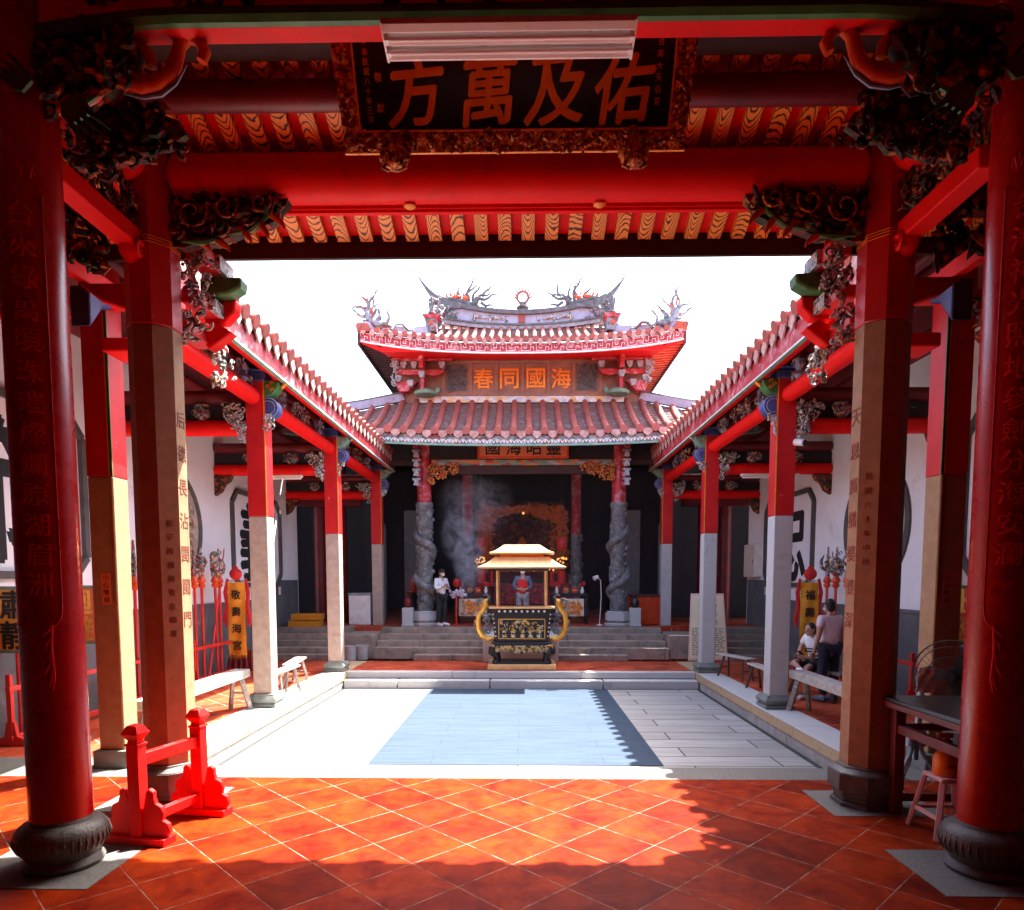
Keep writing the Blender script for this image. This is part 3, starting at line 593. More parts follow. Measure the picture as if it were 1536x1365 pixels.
def oct_column(s,big,small,label,ink):
    x,y=s*3.28,6.25; c=thing('octagonal_column',label,'column',(x,y,0),0,'octagonal stone columns at the courtyard edge')
    mb=MB()
    for z0,z1,r in ((.0,.05,.27),(.05,.10,.245),(.10,.15,.255),(.15,.32,.295)): octo(x,y,z0,z1,r,mb)
    q=1/math.cos(PI/8); mb.lathe([(.295*q,.32),(.235*q,.36),(.235*q,.38)],(x,y,0),8,PI/8)
    mb.build('base','base_stone',c,bev=.008)
    mb=MB(); octo(x,y,.37,4.34,.207,mb); mb.build('shaft','granite_bounce',c,bev=.01)
    mb=MB(); octo(x,y,4.34,6.3,.212,mb); mb.build('upper_shaft','red_worn',c,bev=.01)
    mb=MB()
    for k in range(3): q=.219/math.cos(PI/8); mb.lathe([(q,5.03+.025*k),(q,5.035+.025*k)],(x,y,0),8,PI/8)
    mb.build('wire_band','gold',c)
    mb=MB(); f=V((-s,0,0)); U=V((0,s,0)) if s>0 else V((0,1,0))
    U=Z_.cross(f)
    for k,ch in enumerate(big): mb.text(ch,V((x,y,3.55-k*.305))+f*.208,U,Z_,f,.145,.006,.004)
    mb.build('inscription',ink,c)
    mb=MB(); f=V((-s,-1,0)).normalized(); U=Z_.cross(f)
    zt=3.0 if s>0 else 2.6
    for k,ch in enumerate(small): mb.text(ch,V((x,y,zt-k*.125))+f*.208,U,Z_,f,.06,.005,.0)
    mb.build('small_inscription','ink_orange' if s>0 else 'ink_brown',c)
oct_column(-1,'后德長沾閩閩門','弟子陳振興敬立錦書','octagonal stone column behind the small red stand, its upper part painted red','ink_brown')
oct_column(1,'天恩廣播婆婆深','民國六十年中秋','octagonal stone column next to the black topped table, its upper part painted red','ink_orange')
def square_column(name,x,y,w,z1,ztop,c,s,stone,base):
    mb=MB(); mb.mi=0
    if base=='plinth': mb.box((x,y,.1),(w+.1,w+.1,.2)); zb=.2
    else:
        for z0,z1_,e in ((0,.06,.08),(.06,.09,.05),(.19,.22,.05)): mb.box((x,y,(z0+z1_)/2),(w+2*e,w+2*e,z1_-z0))
        h=[(.05,.06),(.085,.10),(.095,.14),(.07,.18),(.04,.21)]
        mb.lathe([((w/2+e)*2**.5,z) for e,z in h],(x,y,0),4,PI/4); zb=.2
    mb.build('base','base_green',c,bev=.01)
    mb=MB(); mb.box((x,y,(zb+z1)/2),(w,w,z1-zb)); mb.build('shaft',stone,c,bev=.015)
    mb=MB(); mb.box((x,y,(z1+ztop)/2),(w+.006,w+.006,ztop-z1)); mb.build('upper_shaft','red_worn',c,bev=.012)
for s in (-1,1):
    x,y=s*4.56+.06,7.43
    c=thing('square_column','square column, stone below and red above, carrying the '+('pink' if s>0 else 'orange')+' step warning sign','column',(x,y,0),0,'square columns beside the entrance hall')
    square_column('c',x,y,.28,3.2,6.0,c,s,'granite_bounce','plinth')
    mb=MB(); mb.bx(x-s*.15,x-s*.12,y-.155,y-.143,3.2,5.5); mb.build('corner_strip','green_paint',c)
    mb=MB(); mb.bx(x-s*.12,x-s*.105,y-.153,y-.143,3.2,5.5); mb.build('corner_strip','gold',c)
    mb=MB(); mb.cyl((x-s*.135,y-.145,1.85),(x-s*.135,y-.145,3.18),.02,seg=8); mb.build('corner_bead','granite_bounce',c)
    w=thing('warning_sign','small '+('pink' if s>0 else 'orange')+' paper sign with four black characters on a stone column','sign',(x+s*.02,y-.16,1.9),0,'paper step warning signs')
    xs=x-s*.02
    mb=MB(); mb.bx(xs-.052,xs+.052,y-.146,y-.142,1.82,2.16); mb.build('paper','sign_pink' if s>0 else 'sign_orange',w)
    mb=MB()
    for k,ch in enumerate('小心階梯'): mb.text(ch,(xs,y-.1462,2.115-.082*k),X_,Z_,-Y_,.065,.004)
    mb.build('lettering','ink',w)
GY=(11.0,15.2,19.75)
for s in (-1,1):
    for k,y in enumerate(GY):
        lab=('stone and red gallery column nearest the entrance hall, ','middle stone and red gallery column, ','stone and red gallery column farthest back beside the main steps, ')[k]+('notice board side' if s>0 else 'weapon banner and bucket side')
        if s<0: lab=lab.replace('weapon banner and bucket side','bucket side of the courtyard')
        else: lab=lab.replace('notice board side','notice board side of the courtyard')
        c=thing('gallery_column',lab,'column',(s*4.2,y,0),0,'square gallery columns along the courtyard')
        z0=0 if k<2 else .0
        square_column('g',s*4.2,y,.30,3.1,5.35,c,s,'granite_pink' if s<0 else 'granite_grey','moulded')
        mb=MB(); mb.bx(s*4.2-s*.158,s*4.2-s*.14,y-.162,y-.154,3.1,5.3); mb.build('corner_strip','gold',c)
        mb=MB(); mb.cyl((s*4.2,y,5.22),(s*4.2,y,5.36),.26,.26,4); mb.cyl((s*4.2,y,5.36),(s*4.2,y,5.42),.3,.24,12); mb.build('capital','blue_paint',c,bev=.02)
# ================================================================== SIDE GALLERIES
for s in (-1,1):
    side='sunlit floor and bucket end' if s<0 else 'shaded floor and notice board'
    g=thing('side_gallery','tile roofed open gallery of red beams, with '+side,'gallery',(s*5.4,7.7,0),0,'side galleries of the courtyard')
    mb=MB(); mb.bx(s*6.85,s*7.1,7.7,20.6,0,6.3); gw_=mb.build('wall','plaster',g)
    mb=MB(); mb.prism([(7.7,0),(20.5,0),(20.5,2.06),(18.9,2.06),(18.55,1.95),(18.3,1.7),(18.0,1.54),(7.7,1.54)],(s*6.845,0,0),Y_,Z_,X_,.03)
    mb.bx(s*6.83,s*6.8,7.7,18,1.50,1.56); mb.build('dado','dado',gw_)
    def frame(pts,w,mat_,nm,close=True):
        mb=MB(); n=len(pts)
        for i in range(n):
            a,b=pts[i],pts[(i+1)%n]; mb.tube([(s*6.83,a[0],a[1]),(s*6.83,b[0],b[1])],w,4)
        return mb.build(nm,mat_,gw_)
    for y0,y1,z0,z1,ch in ((7.75,10.55,2.15,4.55,'節' if s<0 else '孝'),(15.95,19.05,1.95,4.2,'義' if s<0 else '忠')):
        c=.28; frame([(y0+c,z0),(y1-c,z0),(y1,z0+c),(y1,z1-c),(y1-c,z1),(y0+c,z1),(y0,z1-c),(y0,z0+c)],.075,'frame_grey','wall_frame')
        mb=MB(); mb.text(ch,(s*6.848,(y0+y1)/2-(.55 if y0<9 else .1),(z0+z1)/2-.05),V((0,-s,0)),Z_,V((-s,0,0)),1.9,.012,.022); mb.build('wall_character','ink',gw_)
    mb=MB(); n=40; pts=[(s*6.84,13.2+1.14*math.cos(2*PI*k/n),3.12+1.14*math.sin(2*PI*k/n)) for k in range(n+1)]; mb.tube(pts,.075,6); rw=mb.build('round_frame','frame_grey',gw_)
    mb=MB(); mb.cyl((s*6.85,13.2,3.12),(s*6.82,13.2,3.12),1.08,seg=40); rn=random.Random(80+s)
    carve(mb,(s*6.82,12.3,2.3),Y_,Z_,-X_*s,1.8,1.7,110,rn,.14,.03,lambda u,v:(u-.5)**2+(v-.5)**2<.22); mb.build('relief_panel','granite_pink',gw_)
    # roof
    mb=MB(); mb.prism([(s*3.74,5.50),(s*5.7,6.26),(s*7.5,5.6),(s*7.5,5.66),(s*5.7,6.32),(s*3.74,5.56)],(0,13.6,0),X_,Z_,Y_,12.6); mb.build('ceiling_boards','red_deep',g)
    mb=MB(); mb.prism([(s*3.70,5.56),(s*5.7,6.33),(s*7.55,5.68),(s*7.55,5.75),(s*5.7,6.42),(s*3.70,5.62)],(0,13.6,0),X_,Z_,Y_,12.64); mb.mi=1
    n=35; dy=12.3/n
    for i in range(n+1):
        y=7.45+i*dy; mb.mi=1; mb.tube([(s*3.64,y,5.66),(s*3.9,y,5.755),(s*5.7,y,6.45),(s*7.5,y,5.79)],.095,8)
        mb.tube([(s*3.655,y,5.665),(s*3.62,y,5.652)],.105,10)
        mb.mi=2; mb.prism([(-.13,.05),(.13,.05),(.10,-.06),(0,-.17),(-.10,-.06)],(s*3.675,y+dy/2,5.585),Y_,Z_,X_,.025)
    mb.build('roof',['roof_pan','roof_tile','tile_drip'],g)
    mb=MB(); mb.bx(s*3.72,s*3.76,7.3,19.95,5.24,5.52); mb.build('eave_board','red_fascia',g)
    mb=MB(); mb.bx(s*3.705,s*3.765,7.3,19.95,5.205,5.24); mb.build('eave_trim','green_pale',g)
    mb=MB(); mb.bx(s*3.70,s*3.704,7.3,19.95,5.215,5.235); mb.build('eave_trim','white_paint',g)
    for x,z,w in ((3.82,5.30,.1),(4.02,5.42,.09),(4.35,5.5,.10),(5.0,5.78,.13),(5.7,6.05,.14),(6.3,5.85,.1)):
        mb=MB(); mb.tube([(s*x,7.3,z),(s*x,19.9,z)],w*.75,10); mb.build('purlin','red' if x<4.2 else 'red_deep',g)
    for k in range(7):
        pass
    ys=[7.62]+list(GY)
    for k in range(3):
        mb=MB(); round_beam(mb,(s*4.2,ys[k]+.15,4.96),(s*4.2,ys[k+1]-.15,4.96),.125,16,.15); mb.build('gallery_beam','red',g)
        ym=(ys[k]+ys[k+1])/2
        mb=MB(); rn=random.Random(95+k+s); carve(mb,(s*4.2,ym-.5,5.1),Y_,Z_,-X_*s,1.0,.28,36,rn,.07,.06)
        for q in (-1.1,1.1): mb.cut(); carve(mb,(s*4.2,ym+q-.2,5.1),Y_,Z_,-X_*s,.4,.3,16,rn,.07,.06)
        mb.build('carved_strut','carved_paint',g)
        mb=MB()
        for q in (-1.1,1.1): mb.cut(); mb.lathe([(.05,0),(.09,.06),(.05,.12),(.08,.2),(.07,.28)],(s*4.2,ym+q*.98,5.08),12)
        mb.build('post_foot','blue_pale',g)
    for k,y in enumerate(GY):
        mb=MB(); mb.prism([(s*4.06,5.24),(s*3.80,5.22),(s*3.82,5.12),(s*3.92,5.0),(s*4.06,4.97)],(0,y-.05,0),X_,Z_,Y_,.22); mb.build('eave_bracket','green_paint' if k==0 else 'green_pale',g,bev=.015)
        mb=MB()
        for q in range(3): mb.spiral((s*(3.92+.06*(q%2)),y-.17,5.08+.05*q),X_,Z_,.035,1.1,.008)
        mb.tube([(s*3.79,y-.05,5.27),(s*3.74,y-.05,5.19),(s*3.8,y-.05,5.14)],.03,8); mb.build('bracket_painting','gold' if k==0 else 'carved_white',g)
        mb=MB(); mb.cyl((s*4.0,y-.1,4.82),(s*4.0,y+.1,4.82),.155,seg=24); mb.build('eave_disc','blue_paint',g)
        mb=MB()
        for r in (.15,.105): mb.tube([(s*4.0+r*math.cos(a*.2),y-.102,4.82+r*math.sin(a*.2)) for a in range(32)],.009,5)
        mb.build('disc_ring','blue_pale',g)
        mb=MB(); rn=random.Random(100+k*2+s)
        mk=lambda u,v:v>.95*u-.25
        carve(mb,(s*4.36,y-.12,4.28),X_*s,Z_,-Y_,.34,.58,70,rn,.055,.12,lambda u,v:v>u*.9-.15)
        mb.cut(); carve(mb,(s*4.04,y-.1,4.38),-X_*s,Z_,-Y_,.16,.30,22,rn,.045,.1,lambda u,v:v>u-.1); mb.build('carved_drop','carved_white',g)
        mb=MB(); round_beam(mb,(s*4.36,y,4.52),(s*6.85,y,4.52),.125,14,.06); mb.build('tie_beam','red',g)
        mb=MB(); round_beam(mb,(s*4.3,y,5.0),(s*6.85,y,5.0),.115,14,.06); mb.build('tie_beam','red_deep',g)
        mb=MB(); mb.bx(s*4.36,s*6.85,y-.02,y+.02,4.64,4.89); mb.build('void_panel','hall_dark',g)  # dark sheet added for the shaded void between the tie beams
        mb=MB(); mb.prism([(6.85,4.4),(6.45,4.4),(6.5,4.28),(6.62,4.2),(6.7,4.05),(6.85,3.95)] if s>0 else [(-6.85,4.4),(-6.45,4.4),(-6.5,4.28),(-6.62,4.2),(-6.7,4.05),(-6.85,3.95)],(0,y,0),X_,Z_,Y_,.16); mb.build('wall_corbel','carved_dark',g,bev=.02)
        mb=MB(); rn=random.Random(120+k+s)
        for q in (5.1,6.0): mb.cut(); mb.lathe([(.05,0),(.12,.05),(.14,.13),(.1,.2),(.12,.24)],(s*q,y,4.64),12); carve(mb,(s*q-.15,y-.12,4.66),X_,Z_,-Y_,.3,.2,14,rn,.05,.05)
        mb.build('carved_strut','carved_paint',g)
# gallery lights, fittings
for s,x0,x1,y in ((-1,-5.95,-4.75,14.8),(1,4.75,6.0,14.8)):
    l=thing('tube_lamp','long white tube lamp under a gallery beam on the '+('round relief' if s<0 else 'electrical box')+' side','lamp',((x0+x1)/2,y,4.3),0,'tube lamps in the galleries')
    mb=MB(); mb.bx(x0,x1,y-.05,y+.05,4.30,4.35); mb.build('housing','cream',l,bev=.01)
    mb=MB(); mb.cyl((x0+.03,y,4.275),(x1-.03,y,4.275),.018,seg=8); mb.build('tube','tube_glass',l)
    mb=MB()
    for x in (x0+.1,x1-.1): mb.cyl((x,y,4.35),(x,y,4.45),.01,seg=6)
    mb.build('hanger','metal_dark',l)
cam_=thing('security_camera','small white security camera on a red gallery column','camera',(4.37,10.82,4.22))
mb=MB(); mb.cyl((4.33,10.84,4.24),(4.42,10.70,4.2),.055,seg=12); mb.build('body','white_paint',cam_,bev=.01)
mb=MB(); mb.cyl((4.42,10.70,4.2),(4.432,10.685,4.195),.045,seg=12); mb.build('lens','ink',cam_)
mb=MB(); mb.tube([(4.33,10.86,4.24),(4.32,10.87,4.14),(4.34,10.85,4.1)],.015,6); mb.build('bracket','metal_dark',cam_)
eb=thing('electrical_box','grey white electrical box high on the gallery wall near the back stairs','electrical box',(6.8,19.9,2.2))
mb=MB(); mb.bx(6.845,6.65,19.4,20.35,2.15,3.1); mb.build('body','white_paint',eb,bev=.02)
mb=MB(); mb.bx(6.645,6.64,19.44,20.31,2.2,3.05); mb.build('door','cream',eb,bev=.006)
mb=MB(); mb.box((6.635,19.55,2.6),(.01,.03,.1)); mb.build('handle','metal_dark',eb)
for s in (-1,1):
    w=thing('wall_switch','small white switch plate on the grey dado near the '+('yellow crates' if s<0 else 'electrical box'),'switch',(s*6.82,18.9,1.75),0,'wall switches')
    mb=MB(); mb.bx(s*6.825,s*6.81,18.85,19.0,1.65,1.87); mb.build('plate','white_paint',w,bev=.004)
    mb=MB(); mb.bx(s*6.81,s*6.803,18.9,18.95,1.73,1.79); mb.build('rocker','cream',w)
# ================================================================== MAIN HALL
mh=thing('main_temple_hall','two tiered main temple hall with red tile roofs, swallowtail ridge and dragon finials','temple hall',(0,19.4,.75))
def slope(prof,hw,n,lift,rad,hip,name,pan='roof_pan'):
    """prof: (y,z) eave to top; hip(|x|)->fraction of the slope reached"""
    def at(t):
        t=max(0,min(1,t))*(len(prof)-1); i=min(int(t),len(prof)-2); f=t-i
        return prof[i][0]*(1-f)+prof[i+1][0]*f, prof[i][1]*(1-f)+prof[i+1][1]*f
    mb=MB(); xs=[-hw+2*hw*k/(2*n) for k in range(2*n+1)]; P=[]
    for x in xs:
        T=hip(abs(x)); P.append([V((x,at(T*j/8)[0],at(T*j/8)[1]+lift(x)*(1-T*j/8*.8))) for j in range(9)])
    mb.mi=0; mb.grid(P); mb.grid([[p-Z_*.06 for p in row][::-1] for row in P])
    rn=random.Random(int(hw*10))
    for k in range(n+1):
        x=-hw+2*hw*k/n; T=hip(abs(x)); pts=[]
        for j in range(9):
            y,z=at(T*j/8); pts.append(V((x+rn.uniform(-.006,.006),y,z+rad*.55+lift(x)*(1-T*j/8*.8))))
        mb.mi=1
        if (pts[-1]-pts[0]).length>.1: mb.tube(pts,[rad*1.12]+[rad]*8,9)
        y,z=at(0); e=V((x,y-.03,z+rad*.5+lift(x))); mb.tube([e+Y_*.05,e-Y_*.03],rad*1.25,10)
        # stepped pan tiles between the cover rows
        mb.mi=0; xm=x+hw/n
        if k<n:
            T=hip(abs(xm)); m=int(16*T)
            for j in range(m):
                y,z=at(T*j/max(1,m)); mb.box((xm,y+.04,z+.012+lift(xm)*(1-T*j/max(1,m)*.8)),(2*hw/n*.8,.1,.03))
            mb.mi=2; y,z=at(0); w=hw/n*.85
            mb.prism([(-w,.03),(w,.03),(w*.6,-.09),(0,-.17),(-w*.6,-.09)],(xm,y-.02,z+lift(xm)+.01),X_,Z_,Y_,.02)
    return mb.build(name,[pan,'roof_tile','tile_drip'],mh)
lift0=lambda x:.34*(abs(x)/6.4)**2.5
slope([(18.0,5.92),(18.6,6.18),(19.2,6.5),(19.8,6.88),(20.3,7.27)],6.4,31,lift0,.085,lambda a:1 if a<3.6 else max(.03,1-(a-3.6)/4.0),'lower_roof')
lift1=lambda x:.34*(abs(x)/4.4)**2.6
slope([(18.7,8.52),(19.3,8.73),(19.9,8.99),(20.6,9.34),(21.2,9.72)],4.4,35,lift1,.062,lambda a:1 if a<2.6 else max(.03,.62-.6*(a-2.6)/1.8),'upper_roof')
def strip(name,m,x0,x1,y,z0,z1,lift,th=.04,n=30):
    mb=MB()
    xs=[x0+(x1-x0)*k/n for k in range(n+1)]
    for a,b in zip(xs,xs[1:]):
        q=[(a,z0+lift(a)),(b,z0+lift(b)),(b,z1+lift(b)),(a,z1+lift(a))]; mb.prism(q,(0,y,0),X_,Z_,Y_,th)
    return mb.build(name,m,mh)
strip('eave_board','ridge_mosaic',-6.4,6.4,18.06,5.63,5.86,lift0)
strip('eave_trim','green_pale',-6.4,6.4,18.05,5.585,5.63,lift0,.06)
mb=MB()
for k in range(62):
    x=-5.5+11*k/61; mb.tube([(x+.085*math.cos(PI*j/6),18.035,5.66+lift0(x)+.085*math.sin(PI*j/6)) for j in range(7)],.012,5); mb.blob((x,18.035,5.70+lift0(x)),(.03,.012,.03),6,4)
mb.build('eave_carving','white_paint',mh)
strip('eave_board','red_fascia',-4.4,4.4,18.76,8.22,8.46,lift1)
strip('eave_trim','white_paint',-4.4,4.4,18.75,8.18,8.22,lift1,.05)
mb=MB(); n=22
for k in range(n):
    x=-4.3+8.6*k/(n-1); w=8.6/(n-1)
    def seg(a,b): mb.bar((x+a[0]*w,18.735,8.24+lift1(x+a[0]*w)+a[1]*.2),(x+b[0]*w,18.735,8.24+lift1(x+b[0]*w)+b[1]*.2),.009,.012)
    for a,b in (((-.5,.05),(.1,.05)),((.1,.05),(.1,.55)),((.1,.55),(.3,.55)),((.3,.55),(.3,.25)),((-.15,.95),(.5,.95)),((-.15,.95),(-.15,.4)),((-.15,.4),(-.32,.4)),((-.32,.4),(-.32,.7)),((.5,.95),(.5,.05))): seg(a,b)
mb.build('key_pattern','white_paint',mh)
# soffits, drum walls
mb=MB(); mb.prism([(18.78,8.26),(20.32,8.52),(20.32,8.56),(18.78,8.42)],(0,0,0),Y_,Z_,X_,7.6)
for s in (-1,1): mb.add([V((s*3.8,18.78,8.27)),V((s*4.4,18.78,8.5)),V((s*4.4,24.2,8.5)),V((s*3.6,22.5,8.5)),V((s*3.6,20.32,8.5)),V((s*3.8,18.78,8.37)),V((s*4.4,18.78,8.56)),V((s*4.4,24.2,8.56)),V((s*3.6,22.5,8.56)),V((s*3.6,20.32,8.56))],[(0,1,2,3,4),(5,6,7,8,9),(0,1,6,5),(1,2,7,6)])
mb.build('soffit','red',mh)
for s in (-1,1):
    mb=MB()
    for k in range(22):
        y=18.85+k*.22; mb.bar((s*4.38,y,8.49),(s*3.7,y,8.44),.09,.06)
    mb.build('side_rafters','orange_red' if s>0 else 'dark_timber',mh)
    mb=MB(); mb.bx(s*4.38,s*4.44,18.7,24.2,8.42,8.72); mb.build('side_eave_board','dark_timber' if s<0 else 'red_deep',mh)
    mb=MB(); mb.prism([(s*4.45,18.7),(s*2.6,20.3),(s*2.6,22.2),(s*4.45,24.2)],(0,0,8.8),X_,Y_,Z_,.08); mb.build('side_roof','roof_pan',mh)
mb=MB(); mb.bx(-3.6,3.6,20.3,24,7.0,8.55); dw=mb.build('drum_wall','wood_panel',mh)
mb=MB(); mb.bx(-3.0,3.0,20.2,20.29,7.26,7.44); mb.build('painted_frieze','frieze_paint',dw)
mb=MB()
for x in (-1.5,-.74,.03,.8,1.53,-2.3,2.32): mb.bx(x-.05,x+.05,20.26,20.3,7.5,8.46)
mb.bx(-2.75,2.75,20.24,20.3,7.46,7.54); mb.bx(-2.75,2.75,20.24,20.3,8.4,8.47); mb.build('panel_frame','wood_panel',dw,bev=.006)
for ch,x in zip('春同國海',(-1.12,-.36,.42,1.16)):
    mb=MB(); mb.text(ch,(x,20.285,7.96),X_,Z_,-Y_,.56,.05,.014); mb.build('character','gold',dw,sharp=60)
for s in (-1,1):
    mb=MB(); mb.bx(s*1.62,s*2.2,20.28,20.3,7.62,8.36); rn=random.Random(130+s); carve(mb,(s*1.91-.26,20.27,7.64),X_,Z_,-Y_,.52,.7,60,rn,.07,.02); mb.build('carved_panel','ridge_grey',dw)
    # corner brackets
    mb=MB(); mb.bx(s*2.78,s*2.90,19.5,20.3,8.06,8.44); mb.bx(s*2.79,s*2.89,19.7,20.3,7.52,8.0)
    mb.prism([(s*2.2,8.12),(s*3.62,8.12),(s*3.62,7.98),(s*3.3,7.96),(s*3.1,7.99),(s*2.5,7.94),(s*2.3,8.0)],(0,19.95,0),X_,Z_,Y_,.14)
    mb.prism([(s*3.0,7.8),(s*3.68,7.8),(s*3.55,7.5),(s*3.3,7.5)],(0,20.05,0),X_,Z_,Y_,.3); mb.bx(s*2.0,s*3.75,19.85,20.0,8.36,8.44); mb.build('bracket_arm','red_fascia',mh,bev=.015)
    mb=MB()
    for x,z,y in ((2.3,8.25,19.95),(3.1,8.25,19.95),(3.4,8.25,19.95),(2.85,7.92,19.72),(3.2,7.72,19.9),(3.55,7.85,19.9),(3.62,8.25,19.9)): mb.prism([(-.09,.09),(.09,.09),(.09,.02),(.05,-.09),(-.05,-.09),(-.09,.02)],(s*x,y,z),X_,Z_,Y_,.2); mb.cut()
    rn=random.Random(140+s); carve(mb,(s*3.55,19.85,7.7),X_*s,Z_,-Y_,.2,.65,26,rn,.07,.1); mb.build('bracket_block','ridge_white',mh,bev=.01)
    mb=MB(); mb.lathe([(.12,0),(.3,.05),(.34,.12),(.2,.2),(.1,.24)],(s*2.78,19.95,7.36),16); mb.tube([(s*2.5,19.95,7.45),(s*2.4,19.95,7.6)],[.05,.07],6); mb.build('roof_ornament','green_pale',mh)
    mb=MB(); pr_=[(18.0,5.92),(18.6,6.18),(19.2,6.5),(19.8,6.88),(20.3,7.27)]; pts=[]
    for a_ in (3.5,3.9,4.3,4.7,5.1,5.5,5.9,6.3):
        T=min(1,1-(a_-3.6)/4.0); t=T*4; i=min(3,int(t)); f_=t-i; pts.append((s*a_,pr_[i][0]*(1-f_)+pr_[i+1][0]*f_,pr_[i][1]*(1-f_)+pr_[i+1][1]*f_+lift0(a_)*(1-T*.8)+.14))
    mb.tube(pts,.15,4); mb.build('hip_ridge','lavender',mh)
    mb=MB(); mb.tube([V(p)+Z_*.14 for p in pts],.04,6); mb.build('ridge_cap','ridge_grey',mh)
    mb=MB(); pts=[(s*2.7,20.15,9.28),(s*3.2,19.75,9.1),(s*3.8,19.2,8.98),(s*4.3,18.8,8.98)]
    mb.tube(pts,[.15,.15,.14,.12],4); mb.build('hip_ridge','lavender',mh)
    mb=MB(); mb.tube([V(p)+Z_*.12 for p in pts],.035,6); mb.build('ridge_cap','ridge_grey',mh)
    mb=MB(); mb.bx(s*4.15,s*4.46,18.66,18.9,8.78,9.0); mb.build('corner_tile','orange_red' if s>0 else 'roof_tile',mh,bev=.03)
    # little pavilion beside the ridge
    mb=MB(); mb.mi=0; mb.bx(s*2.46,s*2.78,20.0,20.4,9.25,9.60); mb.mi=1; mb.prism([(-.25,.07),(.25,.07),(.17,-.03),(-.17,-.03)],(s*2.62,20.2,9.63),X_,Z_,Y_,.5); mb.mi=2; mb.blob((s*2.62,19.98,9.46),(.07,.02,.07)); mb.mi=3
    mb.lathe([(.12,0),(.07,.1),(.09,.2),(.04,.3),(.05,.42),(.01,.5)],(s*2.62,20.2,9.8),8)
    for q in (-.06,.06): mb.tube([(s*2.62+q,20.2,10.0),(s*2.62+q*1.4,20.2,10.3)],[.03,.008],5)
    mb.build('ridge_pavilion',['ridge_mosaic','red_fascia','orange_red','ridge_grey'],mh)
# swallowtail ridge
zt=lambda x:10.17+.06*x*x+(.55*(abs(x)-2.2)**2 if abs(x)>2.2 else 0)
zb=lambda x:9.74+.036*x*x
def sweep(name,m,x0,x1,lo,hi,th,n=40):
    mb=MB(); P=[]
    for k in range(n+1):
        x=x0+(x1-x0)*k/n; t=th(x) if callable(th) else th; a,b=lo(x),hi(x)
        P.append([V((x,21.2-t,a)),V((x,21.2-t,b)),V((x,21.2+t,b)),V((x,21.2+t,a)),V((x,21.2-t,a))])
    mb.grid(P); mb.add(P[0][:4],[(0,1,2,3)]); mb.add(P[-1][:4],[(3,2,1,0)]); return mb.build(name,m,mh)
sweep('ridge_base','ridge_grey',-2.62,2.62,lambda x:zb(x)+.01,lambda x:zb(x)+.06,.2)
sweep('ridge_base','ridge_white',-2.66,2.66,lambda x:zb(x)-.10,lambda x:zb(x)+.02,.16)
sweep('ridge_panel','lavender',-2.55,2.55,lambda x:zb(x)+.06,lambda x:zt(x)-.08,.13)
tp=lambda x:.10*max(0.04,1-max(0,abs(x)-2.2)/.95)
sweep('ridge_cap','ridge_grey',-3.17,3.17,lambda x:zt(x)-(.10+.15*min(1,max(0,(abs(x)-1.8)/.5)))*max(.06,1-max(0,abs(x)-2.35)/.82)**.8,lambda x:zt(x)+.03,lambda x:tp(x)*1.9+.04,70)
sweep('ridge_cap','ridge_white',-2.95,2.95,lambda x:zt(x)-.075*max(.1,1-max(0,abs(x)-2.4)/.6),lambda x:zt(x)-.045*max(.1,1-max(0,abs(x)-2.4)/.6),lambda x:tp(x)*1.9+.025,50)
mb=MB(); rn=random.Random(150)
for s in (-1,1):
    mb.cut(); carve(mb,(s*2.0,21.05,zb(2.2)+.05),X_*s,V((0,0,1)),-Y_,.6,.42,60,rn,.08,.05); carve(mb,(s*2.35,20.6,9.5),X_*s,Z_,-Y_,.3,.8,40,rn,.09,.15)
    for k in range(5): mb.tube([(s*(2.3+.05*k),20.8,10.2-.1*k),(s*(2.45+.05*k),20.6,9.9-.1*k),(s*(2.40),20.5,9.55)],[.03,.05,.01],5)
mb.build('ridge_mosaic','ridge_mosaic',mh)
mb=MB(); rn=random.Random(151)
for k in range(15):
    x=-1.7+3.4*k/14
    if abs(x)>.1: (k%2 and mb.tube([(x,21.06,zb(x)+.08),(x+.02,21.04,zb(x)+.16),(x,21.06,zt(x)-.14)],[.025,.04,.02],6))
for x in (-1.3,-.8,.9,1.35): mb.tube([(x-.25,21.05,zb(x)+.16),(x,21.04,zb(x)+.22),(x+.25,21.05,zb(x)+.17)],[.01,.05,.015],6)
mb.build('ridge_figures','carved_white',mh)
mb=MB(); mb.bx(-.1,.1,21.04,21.1,zb(0)+.1,zt(0)-.1); mb.build('ridge_centre','roof_tile',mh)
